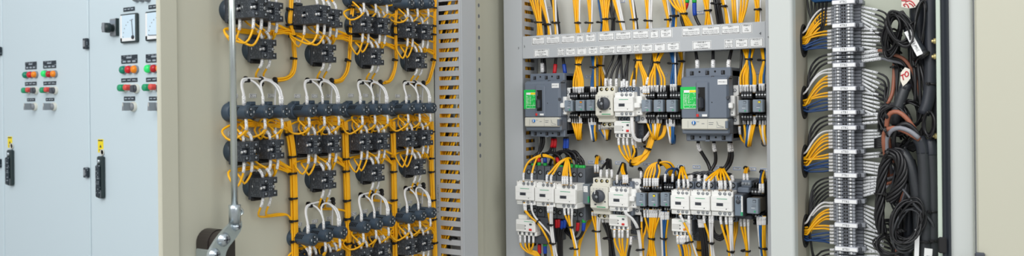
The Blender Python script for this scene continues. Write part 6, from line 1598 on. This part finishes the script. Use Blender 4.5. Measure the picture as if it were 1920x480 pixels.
for k in range(5): tk([(1700 + 3 * k, 330 - 4 * k, .05), (1690 + 3 * k, 360, .05), (1680 + 3 * k, 400, .05), (1676 + 4 * k, 500, .05)], .0030, ('wire_black', 'wire_brown', 'wire_grey', 'wire_black', 'wire_black')[k], f'{("black", "brown", "grey", "black", "black")[k]} wire dropping behind the big lower coil', f'{("black", "brown", "grey", "black", "black")[k]} wires behind the lower coil', nm='control_wire', cat='wire')
for k in range(4): tk([(1662, 330 + 5 * k, .05), (1680, 326 + 4 * k, .055), (1698, 318 + 4 * k, .06), (1712, 322 + 3 * k, .06)], .0032, ('wire_brown', 'wire_grey', 'wire_black', 'wire_brown')[k], f'{("brown", "grey", "black", "brown")[k]} wire crossing the gap right of the 7TB1 terminals', f'{("brown", "grey", "black", "brown")[k]} wires crossing near 7TB1', nm='control_wire', cat='wire')
tk([(1690, 352, .1), (1702, 366, .108), (1716, 386, .112), (1734, 402, .112), (1748, 418, .11), (1753, 432, .1), (1760, 428, .09)], .0023, 'wire_darkgrey', 'dark grey cable swinging across the thick cables to the frame', None, nm='cable_core')
for k, (a, b) in enumerate((((1718, 100), (1726, 200)), ((1724, 120), (1733, 170)), ((1712, 110), (1716, 190)))):
    tk([(a[0], a[1], .08), ((a[0] + b[0]) / 2 + 2, (a[1] + b[1]) / 2, .085), (b[0], b[1], .085)], .0028, 'wire_black', 'black wire glimpsed between the slanting bundle and upright cable', 'black wires between bundle and upright cable', nm='control_wire', cat='wire')
for k in range(6): tk([(1640, 262 + 3 * k, .045), (1662, 258 + 3 * k, .05), (1690, 280 - 2 * k, .05), (1712, 268 + 3 * k, .05), (1730, 240 + 3 * k, .05)], .0026, 'wire_black', 'black wire running across behind the brown cores', 'black wires behind the brown cores', nm='control_wire', cat='wire')
# printed strips, tags, ties
def strip(pts, w, lab, mat_='sleeve_long', d=.105, name='cable_label', text=None):
    a, b = T(*pts[0]), T(*pts[1]); t = (b - a); n = Vector((0, -1, 0)); s = t.normalized().cross(n) * (w / 2)
    vs = [a - s, a + s, b + s, b - s]; c = sum(vs, Vector()) / 4
    m = MB(); m.add([v - c for v in vs] + [v - c + Vector((0, .0008, 0)) for v in vs], [(0, 1, 2, 3), (7, 6, 5, 4), (0, 4, 5, 1), (1, 5, 6, 2), (2, 6, 7, 3), (3, 7, 4, 0)], 'paper')
    o = m.build(name); o.location = c; tag(o, lab, 'label')
    if text:
        ang = math.atan2(t.z, t.x)
        lettering(text, w * .62, o, (0, -.0008, 0), 'ink', roll=-ang)
    return o
strip([(1701, 58, .112), (1725, 103, .114)], .011, 'white printed strip along the slanting taped bundle', text='5P2-A1-M05')
strip([(1720, 430, .112), (1718, 500, .11)], .0075, 'narrow white strip on the thick cable, bottom right')
strip([(1741, 466, .116), (1739, 500, .114)], .013, 'white cable label reading F7 at the bottom right', text='F7')
def paper_tag(poly, d, lab, strokes):
    pts = [T(u, v, d) for u, v in poly]; c = sum(pts, Vector()) / len(pts)
    m = MB(); n = len(pts)
    m.add([p - c for p in pts] + [p - c + Vector((0, .0008, 0)) for p in pts], [list(range(n)), [n + i for i in range(n)][::-1]] + [(i, n + i, n + (i + 1) % n, (i + 1) % n) for i in range(n)], 'paper_cream')
    o = m.build('paper_tag'); o.location = c; tag(o, lab, 'tag')
    m = MB()
    for s in strokes: m.tube(smooth_path([T(u, v, d + .0008) - c for u, v in s], .004), .0009, 'ink_red', 5)
    m.build('lettering', o)
paper_tag([(1691, -12), (1722, -14), (1724, 2), (1716, 14), (1704, 16), (1690, 13)], .082, 'cream paper tag with red scrawl at the top of the tangle', [[(1697, 12), (1694, 9), (1698, 7), (1702, 10), (1704, 15)], [(1697, 4), (1705, 1), (1712, 5), (1716, 11)], [(1704, 6), (1709, 8), (1713, 13)], [(1690, 1), (1697, 1), (1702, -3)]])
paper_tag([(1689, 136), (1697, 126), (1706, 130), (1707, 147), (1700, 156), (1693, 162), (1688, 150)], .088, 'cream paper tag lettered TO in red', [[(1688.5, 142), (1695, 139)], [(1692, 141), (1694, 150)], [(1699, 134), (1696.5, 139), (1699, 144), (1703, 141), (1702, 135), (1699, 134)]])
paper_tag([(1708, 112), (1718, 108), (1722, 122), (1714, 128), (1708, 124)], .07, 'small cream paper tag with red mark behind the brown wire', [[(1711, 117), (1717, 114)], [(1712, 122), (1717, 120)]])
for (u, v, d, ax, rad, lab) in [(1748, 157.5, .088, (.1, 0, 1), .0125, 'black cable tie round the thick upright cable below the brass nuts'), (1706, 47, .095, (.5, 0, -.8), .0108, 'black cable tie round the neck of the slanting taped bundle'), (1678.5, 126, .038, (0, 0, 1), .0085, 'black cable tie on the straight wires left of the TO tag'), (1732, 104, .101, (.6, 0, -.8), .0105, 'black cable tie at the lower end of the slanting taped bundle'),
        (1663, 217, .1, (1, 0, .4), .007, 'black cable tie on the brown cores by the messy coil'), (1662, 247, .106, (1, 0, .3), .009, 'black cable tie where the brown and grey cores bend'), (1664, 288, .092, (1, 0, -.4), .010, 'black cable tie at the top of the twisted bunches'), (1652, 363, .086, (0, 0, 1), .0108, 'black cable tie midway down the long twisted bunch'), (1693, 394, .096, (.6, 0, .5), .009, 'black cable tie on the big round lower coil, upper left'), (1690, 432, .096, (.2, 0, 1), .008, 'black cable tie on the big round lower coil, left side'),
        (1736, 452, .1, (0, 0, 1), .0125, 'black cable tie on the thick taped cables near the F7 label'), (1750, 450, .098, (0, 0, 1), .0115, 'black cable tie on the crinkle-topped cable near the F7 label'), (1748, 396, .098, (0, 0, 1), .0112, 'black cable tie above the dark grey cross cable'), (1664, 430, .05, (0, 0, 1), .0065, 'black cable tie left of the big round lower coil')]:
    put_tie(T(u, v, d), ax, rad, lab, spin=random.uniform(-.8, .8))
c = atY(1769, 462, YF - .012)
o = MB().box(-.008, .005, -.004, .002, -.012, .016, 'rubber_dark', .002).build('cable_clip'); o.location = c; tag(o, 'small black clip on the door seal near the bottom', 'clip')
